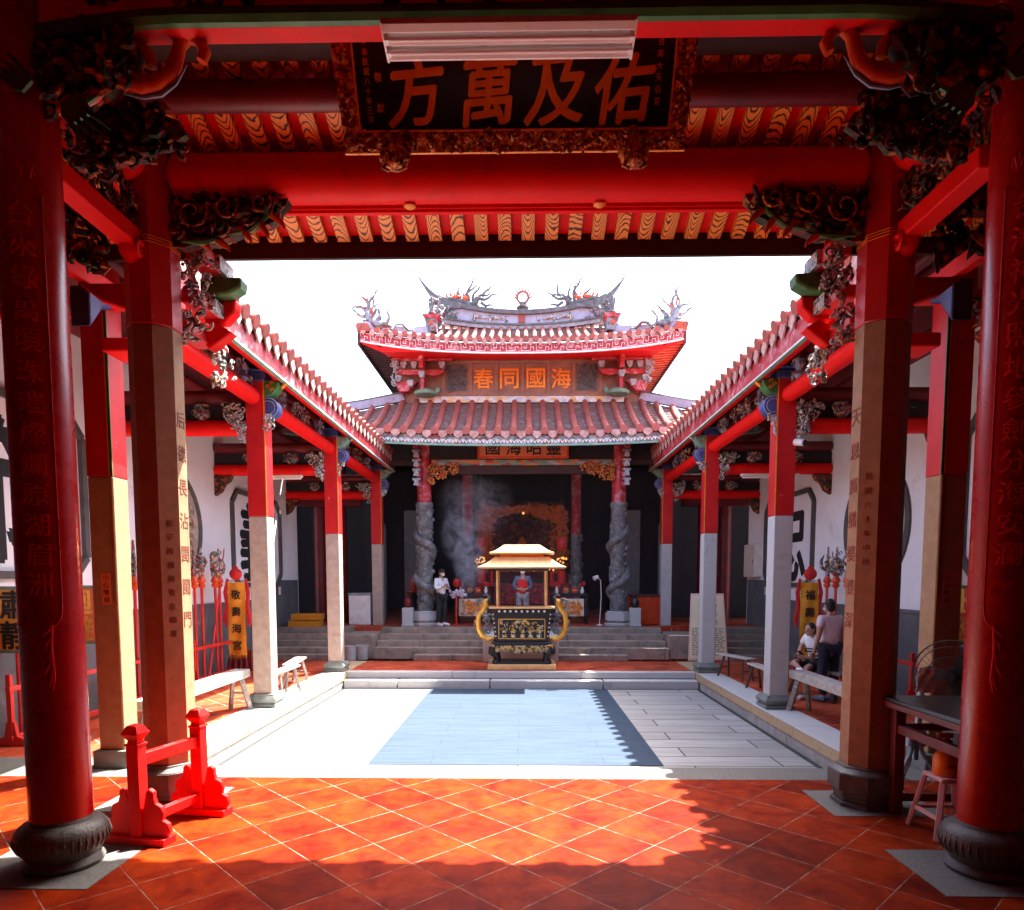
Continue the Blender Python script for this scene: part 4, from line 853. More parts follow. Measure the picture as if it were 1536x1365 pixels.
# pearl
mb=MB(); mb.lathe([(.24,0),(.2,.06),(.12,.1),(.2,.16),(.1,.24),(.12,.3)],(0.03,21.2,10.17),12); mb.build('pearl_base','ridge_grey',mh)
mb=MB(); mb.tube([(.03+.17*math.cos(2*PI*k/20),21.2,10.64+.17*math.sin(2*PI*k/20)) for k in range(21)],.04,6)
for k in range(9):
    a=-.15+ (PI+.3)*k/8; c=V((.03+.2*math.cos(a),21.2,10.64+.2*math.sin(a))); d=V((math.cos(a)*.5,0,math.sin(a)*.7+.5)).normalized(); mb.tube([c,c+d*.1,c+d*.2+X_*.02],[.028,.02,.004],5)
mb.build('flaming_pearl','roof_tile',mh)
def curl(mb,p,d,L,w,rn):
    p=V(p);d=V(d).normalized();side=V((0,0,1)) if abs(d.x)>abs(d.z) else V((1,0,0)); q=rn.choice((-1,1)); pts=[];rad=[]
    for i in range(9):
        t=i/8; pts.append(p+d*L*t+side*q*math.sin(t*5)*L*.22*t+Y_*rn.uniform(-.01,.01)); rad.append(w*(1-.5*t))
    e=pts[-1]; u=(pts[-1]-pts[-2]).normalized(); sd=u.cross(Y_)*q
    for i in range(1,6):
        a=i*.8; pts.append(e+u*math.sin(a)*L*.16+sd*(1-math.cos(a))*L*.16); rad.append(w*(.48-.06*i))
    mb.tube(pts,rad,5)
for s in (-1,1):
    rn=random.Random(160); F=lambda x,z,y=21.2:V((s*x,y,z))
    mb=MB(); mb.tube([F(2.55,10.72),F(2.35,10.60),F(2.15,10.60),F(1.95,10.52),F(1.75,10.5),F(1.55,10.42),F(1.4,10.5),F(1.36,10.62),F(1.26,10.64)],[.03,.06,.09,.1,.1,.09,.08,.09,.05],8)
    for a,d,L in (((1.6,10.5),(.05,1),.62),((1.75,10.6),(-.5,.8),.42),((1.45,10.55),(-.8,.5),.5),((1.3,10.6),(-1,.1),.45),((1.25,10.5),(-.7,-.35),.35),((1.5,10.55),(-.3,.9),.4),((1.9,10.6),(.3,.8),.3),((1.2,10.66),(-.4,.6),.35),((1.7,10.45),(-1,-.05),.5)): curl(mb,F(*a),V((s*d[0],0,d[1])),L,.055,rn)
    mb.build('ridge_dragon','ridge_grey',mh)
    mb=MB()
    for k in range(6):
        p=F(2.25-.13*k,10.62+.02*(k%2)); mb.tube([p,p+V((s*.06,0,.12)),p+V((s*.02,0,.2))],[.05,.035,.004],5)
    mb.blob(F(1.72,10.6,21.12),(.1,.04,.07)); mb.blob(F(2.0,10.64,21.12),(.12,.04,.06)); mb.build('dragon_flames','orange_red',mh)
    mb=MB(); F=lambda x,z,y=18.95:V((s*x,y,z))
    mb.tube([F(3.55,8.98),F(3.75,9.05),F(3.95,9.02),F(4.12,9.12),F(4.2,9.3),F(4.28,9.5)],[.03,.09,.12,.13,.1,.05],8)
    mb.tube([F(3.0,8.98,19.6),F(3.08,9.12,19.55),F(3.2,9.1,19.5),F(3.35,9.22,19.4),F(3.5,9.14,19.2),F(3.6,8.96,19.1)],[.015,.03,.04,.045,.045,.05],6)
    for a,d,L in (((4.2,9.3),(.15,1),.62),((4.22,9.35),(.7,.6),.4),((4.25,9.25),(.9,.25),.35),((4.1,9.2),(-.35,1),.5),((4.0,9.12),(-.5,.9),.42),((3.9,9.1),(-.2,1),.3),((4.15,9.35),(-.1,1),.55),((3.7,9.05),(-.3,1),.4)): curl(mb,F(*a),V((s*d[0],0,d[1])),L,.055,rn)
    mb.build('corner_dragon','ridge_mosaic',mh)
    mb=MB(); mb.tube([F(4.05,9.25),F(4.1,9.45),F(4.0,9.6)],[.04,.04,.01],5); mb.tube([F(4.2,9.5),F(4.22,9.75),F(4.3,9.85)],[.03,.025,.008],5); mb.build('dragon_fin','orange_red',mh)
# body of the hall
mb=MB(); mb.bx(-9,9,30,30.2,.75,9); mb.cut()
for s in (-1,1): mb.bx(s*8.0,s*8.2,20.6,30,.75,9); mb.cut(); mb.bx(s*4.9,s*8,23.5,23.6,.75,7.2); mb.cut()  # inner pair: dark sheets added for the unlit void behind the wings
mb.build('interior_wall_and_void','hall_dark',mh)
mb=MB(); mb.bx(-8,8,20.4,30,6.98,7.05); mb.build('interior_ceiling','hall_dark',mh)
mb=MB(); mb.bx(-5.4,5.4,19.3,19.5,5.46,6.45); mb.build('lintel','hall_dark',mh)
mb=MB(); mb.bx(-2.55,2.55,19.26,19.42,5.29,5.45); mb.build('painted_beam','beam_paint',mh,bev=.01)
mb=MB(); mb.bx(-2.55,2.55,19.28,19.44,5.05,5.285); mb.cut(); mb.bx(-5.0,-3.0,19.3,19.45,5.3,5.45); mb.cut(); mb.bx(3.0,5.0,19.3,19.45,5.3,5.45); mb.build('lintel','dark_timber',mh,bev=.01)
for s in (-1,1):
    mb=MB(); rn=random.Random(170+s); carve(mb,(s*2.6,19.25,4.75),-X_*s,Z_,-Y_,.95,.55,70,rn,.08,.08,lambda u,v:v>u*.8); mb.build('carved_bracket','carved_gold',mh)
    mb=MB()
    for k in range(5): mb.prism([(-.09,.07),(.09,.07),(.06,-.07),(-.06,-.07)],(s*(2.92-.02*k)+s*.0,18.9+.02*k,5.75-.26*k),X_,Z_,Y_,.16)
    mb.build('bracket_arm','red_fascia',mh,bev=.01)
    mb=MB()
    for k in range(4): mb.bx(s*2.80,s*3.02,18.86,19.0,5.60-.26*k,5.66-.26*k); mb.prism([(-.05,.05),(.05,.05),(.08,-.1),(-.08,-.1)],(s*2.9,18.82,5.55-.26*k),X_,Z_,Y_,.06)
    mb.build('bracket_block','ridge_white',mh,bev=.008)
    for x,y in ((5.6,20.9),(6.35,21.3)):
        mb=MB(); mb.cyl((s*x,y,.75),(s*x,y,6.9),.2,seg=16); mb.build('wing_column','red_deep',mh)
    mb=MB(); mb.bx(s*5.75,s*6.2,21.2,21.25,.75,3.6); mb.build('wing_door','red_deep',mh,bev=.02)
    mb=MB(); mb.bx(s*4.9,s*7.0,20.7,20.9,4.3,4.55); mb.build('wing_beam','red_deep',mh)
    mb=MB(); mb.bx(s*3.35,s*4.0,23.0,23.1,.75,4.4); mb.cut(); mb.bx(s*4.5,s*4.85,22.4,22.45,.75,3.9); mb.build('side_panel','dado',mh)
sg=thing('lower_name_board','orange wooden board with four black characters under the lower eave','sign',(0.05,19.1,5.45))
mb=MB(); mb.bx(-1.18,1.28,19.08,19.13,5.47,5.98); mb.build('panel','sign_orange',sg)
mb=MB(); mb.bx(-1.22,1.32,19.05,19.12,5.44,5.49); mb.bx(-1.22,-1.16,19.05,19.12,5.49,5.98); mb.bx(1.26,1.32,19.05,19.12,5.49,5.98); mb.build('frame','orange_red',sg,bev=.01)
mb=MB()
for ch,x in zip('國海昭靈',(-.8,-.22,.35,.9)): mb.text(ch,(x,19.078,5.74),X_,Z_,-Y_,.4,.02,.012); mb.cut()
mb.build('lettering','ink',sg)
for s in (-1,1):
    c=thing('dragon_column','grey stone column wrapped by a carved dragon, '+('beside the woman in white' if s<0 else 'beside the slatted red counter'),'column',(s*2.77,19.4,.75),0,'dragon columns of the main hall')
    x,y=s*2.77,19.4
    mb=MB(); octo(x,y,.75,.84,.36,mb); octo(x,y,.84,.9,.28,mb); octo(x,y,.9,1.12,.34,mb); octo(x,y,1.12,1.17,.3,mb); mb.build('base','granite_grey',c,bev=.01)
    mb=MB(); rn=random.Random(180+s); mb.lathe([(.22,1.15),(.22,4.1),(.25,4.14),(.25,4.25)],(x,y,0),20)
    pts=[];rad=[];N_=70
    for k in range(N_):
        t=k/(N_-1); a=s*(t*2*PI*2.1)+1.2; r=.235+.02*math.sin(t*20); pts.append((x+r*math.cos(a),y+r*math.sin(a),1.3+2.7*t+.08*math.sin(t*14))); rad.append(.06+.07*math.sin(PI*min(1,t*1.1+.02)))
    mb.tube(pts,rad,9)
    for k in range(2,N_-2,2):
        p=V(pts[k]); o=(p-V((x,y,p.z))).normalized(); mb.tube([p+o*rad[k]*.8,p+o*(rad[k]+.035)+Z_*.03],[.022,.004],4)
    for k in range(110):
        a=rn.uniform(0,6.28); z=rn.uniform(1.25,4.05); o=V((math.cos(a),math.sin(a),0)); c0=V((x,y,z))+o*.225; t=Z_.cross(o)
        if rn.random()<.6: mb.spiral(c0,t,Z_,rn.uniform(.05,.1),1.2,.022,10,rn.choice((-1,1)),rn.uniform(0,6))
        else: mb.blob(c0,rn.uniform(.03,.07),7,5)
    h=V(pts[N_//2]); o=(h-V((x,y,h.z))).normalized(); mb.build('shaft','dragon_stone',c)
    mb=MB(); mb.cyl((x,y,4.25),(x,y,6.0),.2,seg=20); mb.build('upper_shaft','red_fascia',c)
    i=thing('inner_column','slim inner column, red above and carved below, behind the '+('smoke' if s<0 else 'offering table'),'column',(s*1.85,23.2,.75),0,'inner columns of the main hall')
    mb=MB(); mb.cyl((s*1.85,23.2,3.6),(s*1.85,23.2,6.95),.17,seg=14); mb.build('upper_shaft','red_fascia',i)
    mb=MB(); mb.cyl((s*1.85,23.2,.75),(s*1.85,23.2,3.6),.18,seg=14)
    for k in range(60):
        a=rn.uniform(0,6.28); o=V((math.cos(a),math.sin(a),0)); mb.blob(V((s*1.85,23.2,rn.uniform(.9,3.6)))+o*.18,rn.uniform(.04,.08),6,4)
    mb.build('shaft','dragon_stone',i)
# ================================================================== OBJECTS
def vpoly(pts): return pts
# --- red drum stand, front left
st=thing('red_stand','small red wooden stand with two carved posts and two rails, front left','stand',(-2.95,5.5,0))
dirv=V((.16,1,0)).normalized(); sidev=V((1,-.16,0)).normalized(); C0=V((-2.80,5.28,0))
C0=V((-2.99,5.19,0)); C1=V((-2.82,5.86,0))
side_poly=[(0,0),(.20,0),(.235,.05),(.22,.11),(.17,.135),(.185,.19),(.165,.24),(.115,.265),(.10,.31),(.10,.36),(.06,.385),(.035,.36),(0,.20)]
for c in (C0,C1):
    mb=MB(); mb.prism([(-.27,-.075),(.27,-.075),(.27,.075),(-.27,.075)],c+Z_*.03,sidev,dirv,Z_,.06); mb.build('foot','red',st,bev=.006)
    mb=MB(); mb.box(c+Z_*.42,(.105,.10,.73),Matrix.Rotation(math.atan2(-.16,1),3,'Z')); mb.build('post','red',st,bev=.006)
    mb=MB(); mb.box(c+Z_*.795,(.12,.115,.02),Matrix.Rotation(math.atan2(-.16,1),3,'Z')); q=2**.5
    mb.lathe([(.045*q,.805),(.04*q,.83),(.075*q,.885),(.045*q,.945),(.02*q,.955)],(c.x,c.y,0),4,PI/4-.16); mb.build('finial','red',st,bev=.005)
    for q in (-1,1):
        mb=MB(); mb.prism([(q*(x+.052),y+.06) for x,y in side_poly],c,sidev,Z_,dirv,.045); mb.build('carved_brace','red',st,bev=.008)
for z,h in ((.66,.10),(.16,.08)):
    mb=MB(); mb.bar(C0+Z_*z+dirv*.05,C1+Z_*z-dirv*.05,.06,h); rl_=mb.build('rail','red',st,bev=.006)
    mb=MB(); m_=(C0+C1)/2; mb.box(m_+Z_*(z+h/2+.001),(.03,.14,.003),Matrix.Rotation(math.atan2(-.16,1),3,'Z')); mb.build('slot','ink',rl_)
# --- black topped table, right
tb=thing('altar_table','red table with a black top, by the round column on the shaded side','table',(3.85,5.4,0))
mb=MB(); mb.bx(3.30,4.35,4.85,6.05,1.02,1.055); mb.build('tabletop','lacquer_black',tb,bev=.006)
mb=MB(); mb.bx(3.30,4.35,4.85,6.05,.965,1.018); mb.build('tabletop_edge','red_deep',tb,bev=.006)
mb=MB()
for x in (3.40,4.22): mb.bx(x-.03,x+.03,4.98,5.92,.74,.82); mb.cut()
for y in (4.93,5.95): mb.bx(3.44,4.2,y-.03,y+.03,.76,.82); mb.cut()
mb.bx(3.42,4.2,5.93,5.97,.12,.19); mb.build('stretcher','red_deep',tb,bev=.006)
for x in (3.40,4.22):
    for y in (4.93,5.95): mb=MB(); mb.bx(x-.045,x+.045,y-.045,y+.045,0,.965); mb.build('leg','red_deep',tb,bev=.008)
gl=thing('spectacles','small pair of glasses lying on the black table top','glasses',(3.75,5.15,1.06))
mb=MB()
for q in (0,.075): mb.tube([(3.70+q+.03*math.cos(a*.5),5.2+.02*math.sin(a*.5),1.062) for a in range(14)],.004,5)
mb.tube([(3.67,5.2,1.063),(3.66,5.28,1.063)],.004,5); mb.tube([(3.805,5.2,1.063),(3.82,5.28,1.063)],.004,5); mb.build('frame','metal_steel',gl)
sl=thing('plastic_stool','pale pink plastic stool with splayed legs under the black topped table','stool',(3.58,5.5,0))
mb=MB(); mb.bx(3.44+.0,3.72,5.36,5.64,.455,.49); mb.build('seat','plastic_pink',sl,bev=.012)
for a in (-1,1):
    for b in (-1,1): mb=MB(); mb.bar((3.58+a*.12,5.5+b*.12,.46),(3.58+a*.2,5.5+b*.2,0),.045,.035); mb.build('leg','plastic_pink',sl,bev=.006)
mb=MB()
for b in (-1,1): mb.bar((3.42,5.5+b*.17,.17),(3.74,5.5+b*.17,.17),.02,.03); mb.bar((3.58+b*.17,5.34,.17),(3.58+b*.17,5.66,.17),.02,.03)
mb.build('stretcher','plastic_pink',sl)
bt=thing('spray_bottle','orange plastic spray bottle standing on the pink stool','bottle',(3.55,5.5,.49))
mb=MB(); mb.lathe([(.085,0),(.095,.02),(.095,.15),(.07,.19),(.035,.22),(.035,.27)],(3.55,5.5,.49),20); mb.build('bottle_body','plastic_orange',bt)
mb=MB(); mb.cyl((3.55,5.5,.745),(3.55,5.5,.78),.04,seg=14); mb.build('collar','ink',bt)
mb=MB(); mb.bx(3.47,3.59,5.48,5.52,.80,.84); mb.bx(3.535,3.565,5.48,5.52,.775,.80); mb.tube([(3.49,5.5,.80),(3.485,5.5,.76),(3.50,5.5,.74)],.01,6); mb.build('spray_head','plastic_orange',bt,bev=.006)
mb=MB()
for k,ch in enumerate('消毒水'): mb.text(ch,(3.51+.03*k,5.404,.58),X_,Z_,-Y_,.025,.002)
mb.build('lettering','ink',bt)
fn=thing('standing_fan','standing electric fan with a wire guard on a pale blue tripod stand','fan',(4.03,6.75,0))
mb=MB(); mb.cyl((4.03,6.75,.28),(4.06,6.75,1.1),.028,seg=10); mb.cyl((3.98,6.75,.42),(3.98,6.75,.58),.045,seg=10); mb.cyl((4.08,6.75,.42),(4.08,6.75,.58),.045,seg=10); mb.build('pole','metal_blue',fn)
for a in (200,320,80):
    d=V((math.cos(R(a)),math.sin(R(a)),0)); mb=MB(); p=V((4.03,6.75,0)); mb.tube([p+Z_*.5+d*.03,p+Z_*.36+d*.06,p+Z_*.2+d*.16,p+d*.3+Z_*.015],.02,8); mb.build('leg','metal_blue',fn)
mb=MB(); fc=V((4.32,6.7,1.13)); fnm=V((-.75,-.65,0)).normalized(); fu=fnm.cross(Z_).normalized()
for r,o in ((.36,0),(.30,.05),(.2,.08),(.36,-.03)): mb.tube([fc+fnm*o+(fu*math.cos(2*PI*k/32)+Z_*math.sin(2*PI*k/32))*r for k in range(33)],.005,5)
for k in range(36):
    a=2*PI*k/36; d=fu*math.cos(a)+Z_*math.sin(a); mb.tube([fc+fnm*.09+d*.05,fc+fnm*.08+d*.2,fc+d*.36],.0022,4)
mb.build('guard','metal_dark',fn)
mb=MB()
for k in range(3):
    a=2*PI*k/3; d=fu*math.cos(a)+Z_*math.sin(a); e=d.cross(fnm); mb.prism([(.04,-.03),(.3,-.09),(.32,.03),(.2,.09),(.05,.05)],fc,d,e,fnm,.008)
mb.cyl(fc-fnm*.03,fc+fnm*.05,.045,seg=14); mb.build('blades','ink',fn)
mb=MB(); mb.cyl(fc-fnm*.22,fc-fnm*.04,.09,.075,16); mb.build('motor','ink',fn)
mb=MB(); rn=random.Random(4); P=[[fc+V((-.40+.17*i/8+.004*math.sin(j*1.3),-.11+.012*math.sin(i*1.4+j*.9)-.02*(j<3),.10-.24*j/8+.008*math.sin(i*.9))) for i in range(9)] for j in range(9)]
mb.grid(P); mb.grid([[q+Y_*.015 for q in r_][::-1] for r_ in P])
one('cloth',mb,'cloth_white','pale folded cloth hung over the wire guard of the fan','cloth')
mb=MB(); mb.lathe([(.22,0),(.26,.5),(.27,.52),(.25,.52)],(4.75,7.0,0),24); one('waste_bin',mb,'plastic_grey','dark grey round waste bin behind the standing fan','bin')
# --- benches
def bench(name,x,y,L,h,w,t,rot,label,group,m='bench_wood',ml='old_wood',leg=.05):
    b=thing(name,label,'bench',(x,y,0),rot,group); rn=random.Random(int(L*100))
    mb=MB(); mb.box((0,0,h-t/2),(w,L,t)); mb.build('seat',m,b,bev=.012,world=False)
    for e in (-1,1):
        for q in (-1,1):
            mb=MB(); mb.bar((q*w*.25,e*(L/2-.22),h-t),(q*w*.62,e*(L/2-.12),0),leg*1.1,leg*1.5); mb.build('leg',ml,b,bev=.006,world=False)
        mb=MB(); mb.bar((-w*.45,e*(L/2-.16),h*.42),(w*.45,e*(L/2-.16),h*.42),leg*.6,leg*.7); mb.build('stretcher',ml,b,world=False)
    return b
bench('bench',-4.5,9.35,2.9,.64,.26,.13,0,'long heavy white plank bench on the sunny gallery beside the weapon rack','heavy plank benches')
bench('bench',4.48,9.45,2.8,.64,.26,.13,0,'long heavy weathered plank bench in the shade before the seated man','heavy plank benches')
bench('bench',-4.2,11.85,1.15,.50,.22,.035,0,'small trestle bench in the sun just behind the first gallery column','small trestle benches',leg=.032)
bench('bench',-4.5,13.3,1.25,.47,.24,.035,R(8),'small trestle bench in the sun farther back by the banner','small trestle benches',leg=.032)
bench('bench',4.5,12.4,1.3,.48,.22,.035,0,'small dark legged trestle bench in the shade, the nearer of two','small trestle benches',ml='dark_wood',leg=.03)
bench('bench',4.55,14.2,1.1,.48,.22,.035,R(18),'small dark legged trestle bench in the shade, nearer the notice board','small trestle benches',ml='dark_wood',leg=.03)
bench('bench',5.35,12.0,1.5,.52,.28,.05,R(10),'grey bench the man in the white shirt sits on','seat',m='old_wood',ml='dark_wood')
# --- racks, weapons, boards, banners
def rack(s,y0,y1,label):
    r=thing('weapon_rack',label,'rack',(s*6.35,(y0+y1)/2,0),0,'red weapon racks')
    for z in (.72,.10):
        mb=MB(); mb.bx(s*6.33,s*6.39,y0,y1,z-.03,z+.03); mb.build('rail','pole_red',r,bev=.006)
    n=4
    for k in range(n):
        y=y0+.05+(y1-y0-.1)*k/(n-1); mb=MB(); mb.bx(s*6.34,s*6.40,y-.03,y+.03,0,.9); mb.build('post','pole_red',r,bev=.006)
        mb=MB(); mb.prism([(-.25,0),(.25,0),(.2,.07),(.08,.12),(.05,.3),(-.05,.3),(-.08,.12),(-.2,.07)],(s*6.37,y,0),X_,Z_,Y_,.05); mb.build('foot','pole_red',r)
rack(-1,8.2,15.4,'long red wooden weapon rack along the sunny gallery wall'); rack(1,8.8,15.2,'long red wooden weapon rack along the shaded gallery wall')
def weapon(s,y,kind,label,lean=0):
    x=s*6.45; w=thing('ceremonial_weapon',label,'weapon',(x,y,0),0,'ceremonial weapons in the racks'); rn=random.Random(int(y*10)+s)
    top=V((x,y+lean,2.0)); mb=MB(); mb.cyl((x,y,.05),top,.028,seg=8); mb.build('pole','pole_red',w)
    mb=MB(); mb.lathe([(.03,-.1),(.08,-.04),(.05,0),(.09,.05),(.06,.12),(.04,.16)],top,10); mb.build('collar','orange_red',w)
    mb=MB(); t=top+Z_*.14
    if kind=='hand': mb.blob(t+Z_*.42,(.10,.09,.12),8,6); mb.tube([t,t+Z_*.3],[.075,.085],8); mb.tube([t+V((0,-.05,.5)),t+V((0,-.12,.4)),t+V((0,-.05,.33))],[.03,.03,.02],6)
    elif kind=='axe': mb.tube([t,t+Z_*.6],[.05,.02],8); mb.prism([(0,.05),(.2,.0),(.24,.2),(.2,.38),(0,.32)],t,V((-s*.6,-.8,0)),Z_,V((.8,-.6,0)),.04)
    elif kind=='melon': mb.blob(t+Z_*.2,(.14,.14,.2),10,7); mb.tube([t,t+Z_*.6],[.05,.02],7)
    elif kind=='fork':
        mb.tube([t,t+Z_*.62],[.05,.015],7)
        for q in (-1,1): mb.tube([t+Z_*.1,t+V((q*.13,0,.2)),t+V((q*.14,0,.34)),t+V((q*.08,0,.46))],[.03,.04,.03,.006],6)
    else:
        mb.tube([t,t+Z_*.15,t+V((.06,0,.28)),t+V((-.03,0,.42)),t+V((.02,0,.6))],[.05,.07,.06,.05,.01],7)
        for q in (-1,1): mb.tube([t+Z_*.2,t+V((q*.12,0,.3)),t+V((q*.06,0,.42))],[.03,.035,.005],5)
    carve(mb,t+V((-.08,-.06,.0)),X_,Z_,-Y_,.16,.5,10,rn,.05,.08); mb.build('head','carved_paint',w)
for a in ((-1,11.2,'axe','red poled ceremonial axe with a blue painted blade, seen between the two front columns'),(-1,11.6,'dragon','red poled ceremonial weapon with a coiled green head, next to the blue axe'),
    (-1,13.25,'fork','red poled trident with painted prongs, first left of the banner group'),(-1,13.55,'dragon','red poled ceremonial weapon with a painted dragon head, second in the group before the banner',),
    (-1,14.15,'hand','red poled ceremonial weapon topped by a pinkish carved fist, right before the yellow banner'),(-1,14.35,'melon','red poled ceremonial mace with a blue round head, half behind the fist'),
    (1,14.3,'fork','red poled weapon with a cross barred head right beside the yellow banner in the shade'),(1,13.9,'melon','red poled mace with a blue and green round head above the standing man'),(1,13.4,'dragon','red poled weapon with a dragon head close to the octagonal column in the shade'),
    (1,10.75,'axe','red poled ceremonial axe seen right of the octagonal column in the shade'),(1,10.5,'dragon','red poled weapon with a coiled head beside the square column with the pink sign')):
    weapon(a[0],a[1],a[2],a[3],.0)
p=thing('ceremonial_weapon','plain red pole leaning behind the banner group on the sunny side','weapon',(-6.5,14.2,0),0,'ceremonial weapons in the racks')
mb=MB(); mb.cyl((-6.45,13.75,.1),(-6.5,14.75,2.75),.028,.012,8); mb.build('pole','pole_red',p)
def banner(s,y,text,label):
    x=s*6.22; b=thing('banner',label,'banner',(x,y,.4),0,'yellow embroidered banners')
    P=[]
    for j in range(13):
        z=2.02-1.6*j/12; row=[]
        for i in range(7):
            u=-.19+.38*i/6; row.append(V((x+u,y+.02*math.sin(i*1.3+j*.5)+.01*math.sin(j*1.7),z+.008*math.sin(i*2))))
        P.append(row)
    mb=MB(); mb.grid(P); mb.grid([[q+Y_*.012 for q in r][::-1] for r in P])
    for i in range(12): mb.tube([(x-.18+.033*i,y,.43),(x-.18+.033*i,y+.01,.34)],[.008,.004],4)
    mb.build('cloth','banner_gold',b)
    mb=MB(); 
    for q in (-1,1): mb.cut(); mb.tube([(x+q*.2,y+.03,2.1),(x+q*.25,y+.02,1.8),(x+q*.22,y+.03,1.5),(x+q*.27,y+.02,1.2),(x+q*.24,y+.03,1.05)],[.03,.05,.045,.06,.02],7,flat=.5)
    mb.build('ribbon','cloth_red',b)
    mb=MB(); mb.blob((x,y,2.2),(.14,.1,.13),12,8); mb.blob((x,y,2.33),(.06,.05,.05),8,5); mb.build('bow','cloth_red',b)
    mb=MB(); mb.cyl((x,y+.06,.05),(x,y+.06,2.3),.018,seg=8); mb.cut(); mb.cyl((x-.2,y+.03,2.05),(x+.2,y+.03,2.05),.012,seg=6); mb.build('pole','metal_steel',b)
    mb=MB()
    for k,ch in enumerate(text): mb.text(ch,(x,y-.03,1.75-.37*k),X_,Z_,-Y_,.2,.012,.012); mb.cut()
    mb.build('lettering','ink',b)
    mb=MB()
    for k in range(9): mb.tube([(x-.14+.05*k,y+.1,.52),(x-.2+.06*k,y+.06+.03*(k%2),.3),(x-.22+.065*k,y+.05+.05*(k%2),.06)],[.03,.05,.06],7)
    mb.build('skirt','red_deep',b)
banner(-1,14.65,'敬壽海宮','yellow embroidered banner with red ribbons on the sunny side'); banner(1,14.6,'福壽海宮','yellow embroidered banner with red ribbons behind the seated man')
def board(s,x,y,text,base,label):
    b=thing('procession_board',label,'board',(x,y,0),0,'procession boards with large characters')
    mb=MB(); mb.bx(x-.27,x+.27,y-.025,y+.025,1.12,2.0); mb.build('border','green_pale' if s<0 else 'green_paint',b,bev=.006)
    mb=MB(); mb.bx(x-.225,x+.225,y-.031,y-.02,1.165,1.955); mb.build('panel',base,b)
    mb=MB()
    for k,ch in enumerate(text): mb.text(ch,(x,y-.032,1.76-.4*k),X_,Z_,-Y_,.36,.012,.022)
    mb.build('character','ink' if base=='sign_yellow' else 'gold_bright',b)
    mb=MB(); mb.cyl((x,y,.05),(x,y,1.12),.03,seg=8); mb.build('pole','pole_red',b)
board(-1,-6.60,8.72,'肅靜','sign_yellow','yellow procession board with two black characters at the far left edge')
board(-1,-6.55,9.95,'迴避','sign_orange','orange procession board half hidden behind the columns on the sunny side')
board(1,6.55,10.1,'出巡','orange_red','red and yellow procession board half hidden by the round column on the shaded side')
# --- notice board
nb=thing('notice_board','tall leaning notice board with a pink frame and printed sheets by the gallery column','notice board',(4.75,17.2,0))
Wn=V((0,.12,.99)); Un=V((1,-.05,0)).normalized(); Nn=Un.cross(Wn)
mb=MB(); mb.prism([(-.50,0),(.50,0),(.41,1.72),(-.41,1.72)],(4.76,17.1,.02),Un,Wn,Nn,.05); mb.build('frame','plastic_pink',nb,bev=.01)
mb=MB(); mb.prism([(-.465,.05),(.465,.05),(.38,1.67),(-.38,1.67)],V((4.76,17.1,.02))+Nn*.027,Un,Wn,Nn,.006); mb.build('sheet','notice_face',nb)
mb=MB(); o=V((4.76,17.1,.02))+Nn*.032; rn=random.Random(9)
for k in range(16):
    y=.14+.045*k; x=-.40
    while x<.34:
        w=rn.uniform(.03,.12); mb.prism([(x,y),(x+w,y),(x+w,y+.016),(x,y+.016)],o,Un,Wn,Nn,.002); x+=w+rn.uniform(.015,.05)
for y,ch in ((1.40,'公告事項'),):
    for i,c in enumerate(ch): mb.text(c,o+Un*(-.2+.13*i)+Wn*y,Un,Wn,Nn,.07,.003)
for cx,cy in ((-.12,1.08),(-.12,.92),(.16,1.2),(.18,.98),(.0,1.24)):
    for i in range(4): mb.bar(o+Un*(cx-.06)+Wn*(cy-.045+.03*i),o+Un*(cx+.06)+Wn*(cy-.045+.03*i),.003,.01)
    for q in (-1,1): mb.bar(o+Un*(cx+q*.075)+Wn*(cy-.06),o+Un*(cx+q*.075)+Wn*(cy+.06),.003,.006)
mb.build('printing','ink',nb)
mb=MB()
for i,c in enumerate('南海宮'): mb.text(c,o+Un*(-.15+.15*i)+Wn*1.56,Un,Wn,Nn,.10,.003,.01)
mb.build('heading','orange_red',nb)
mb=MB(); mb.bar((4.5,17.3,1.5),(4.5,17.7,0),.03,.03); mb.cut(); mb.bar((5.0,17.3,1.5),(5.0,17.7,0),.03,.03); mb.build('prop','dark_wood',nb)
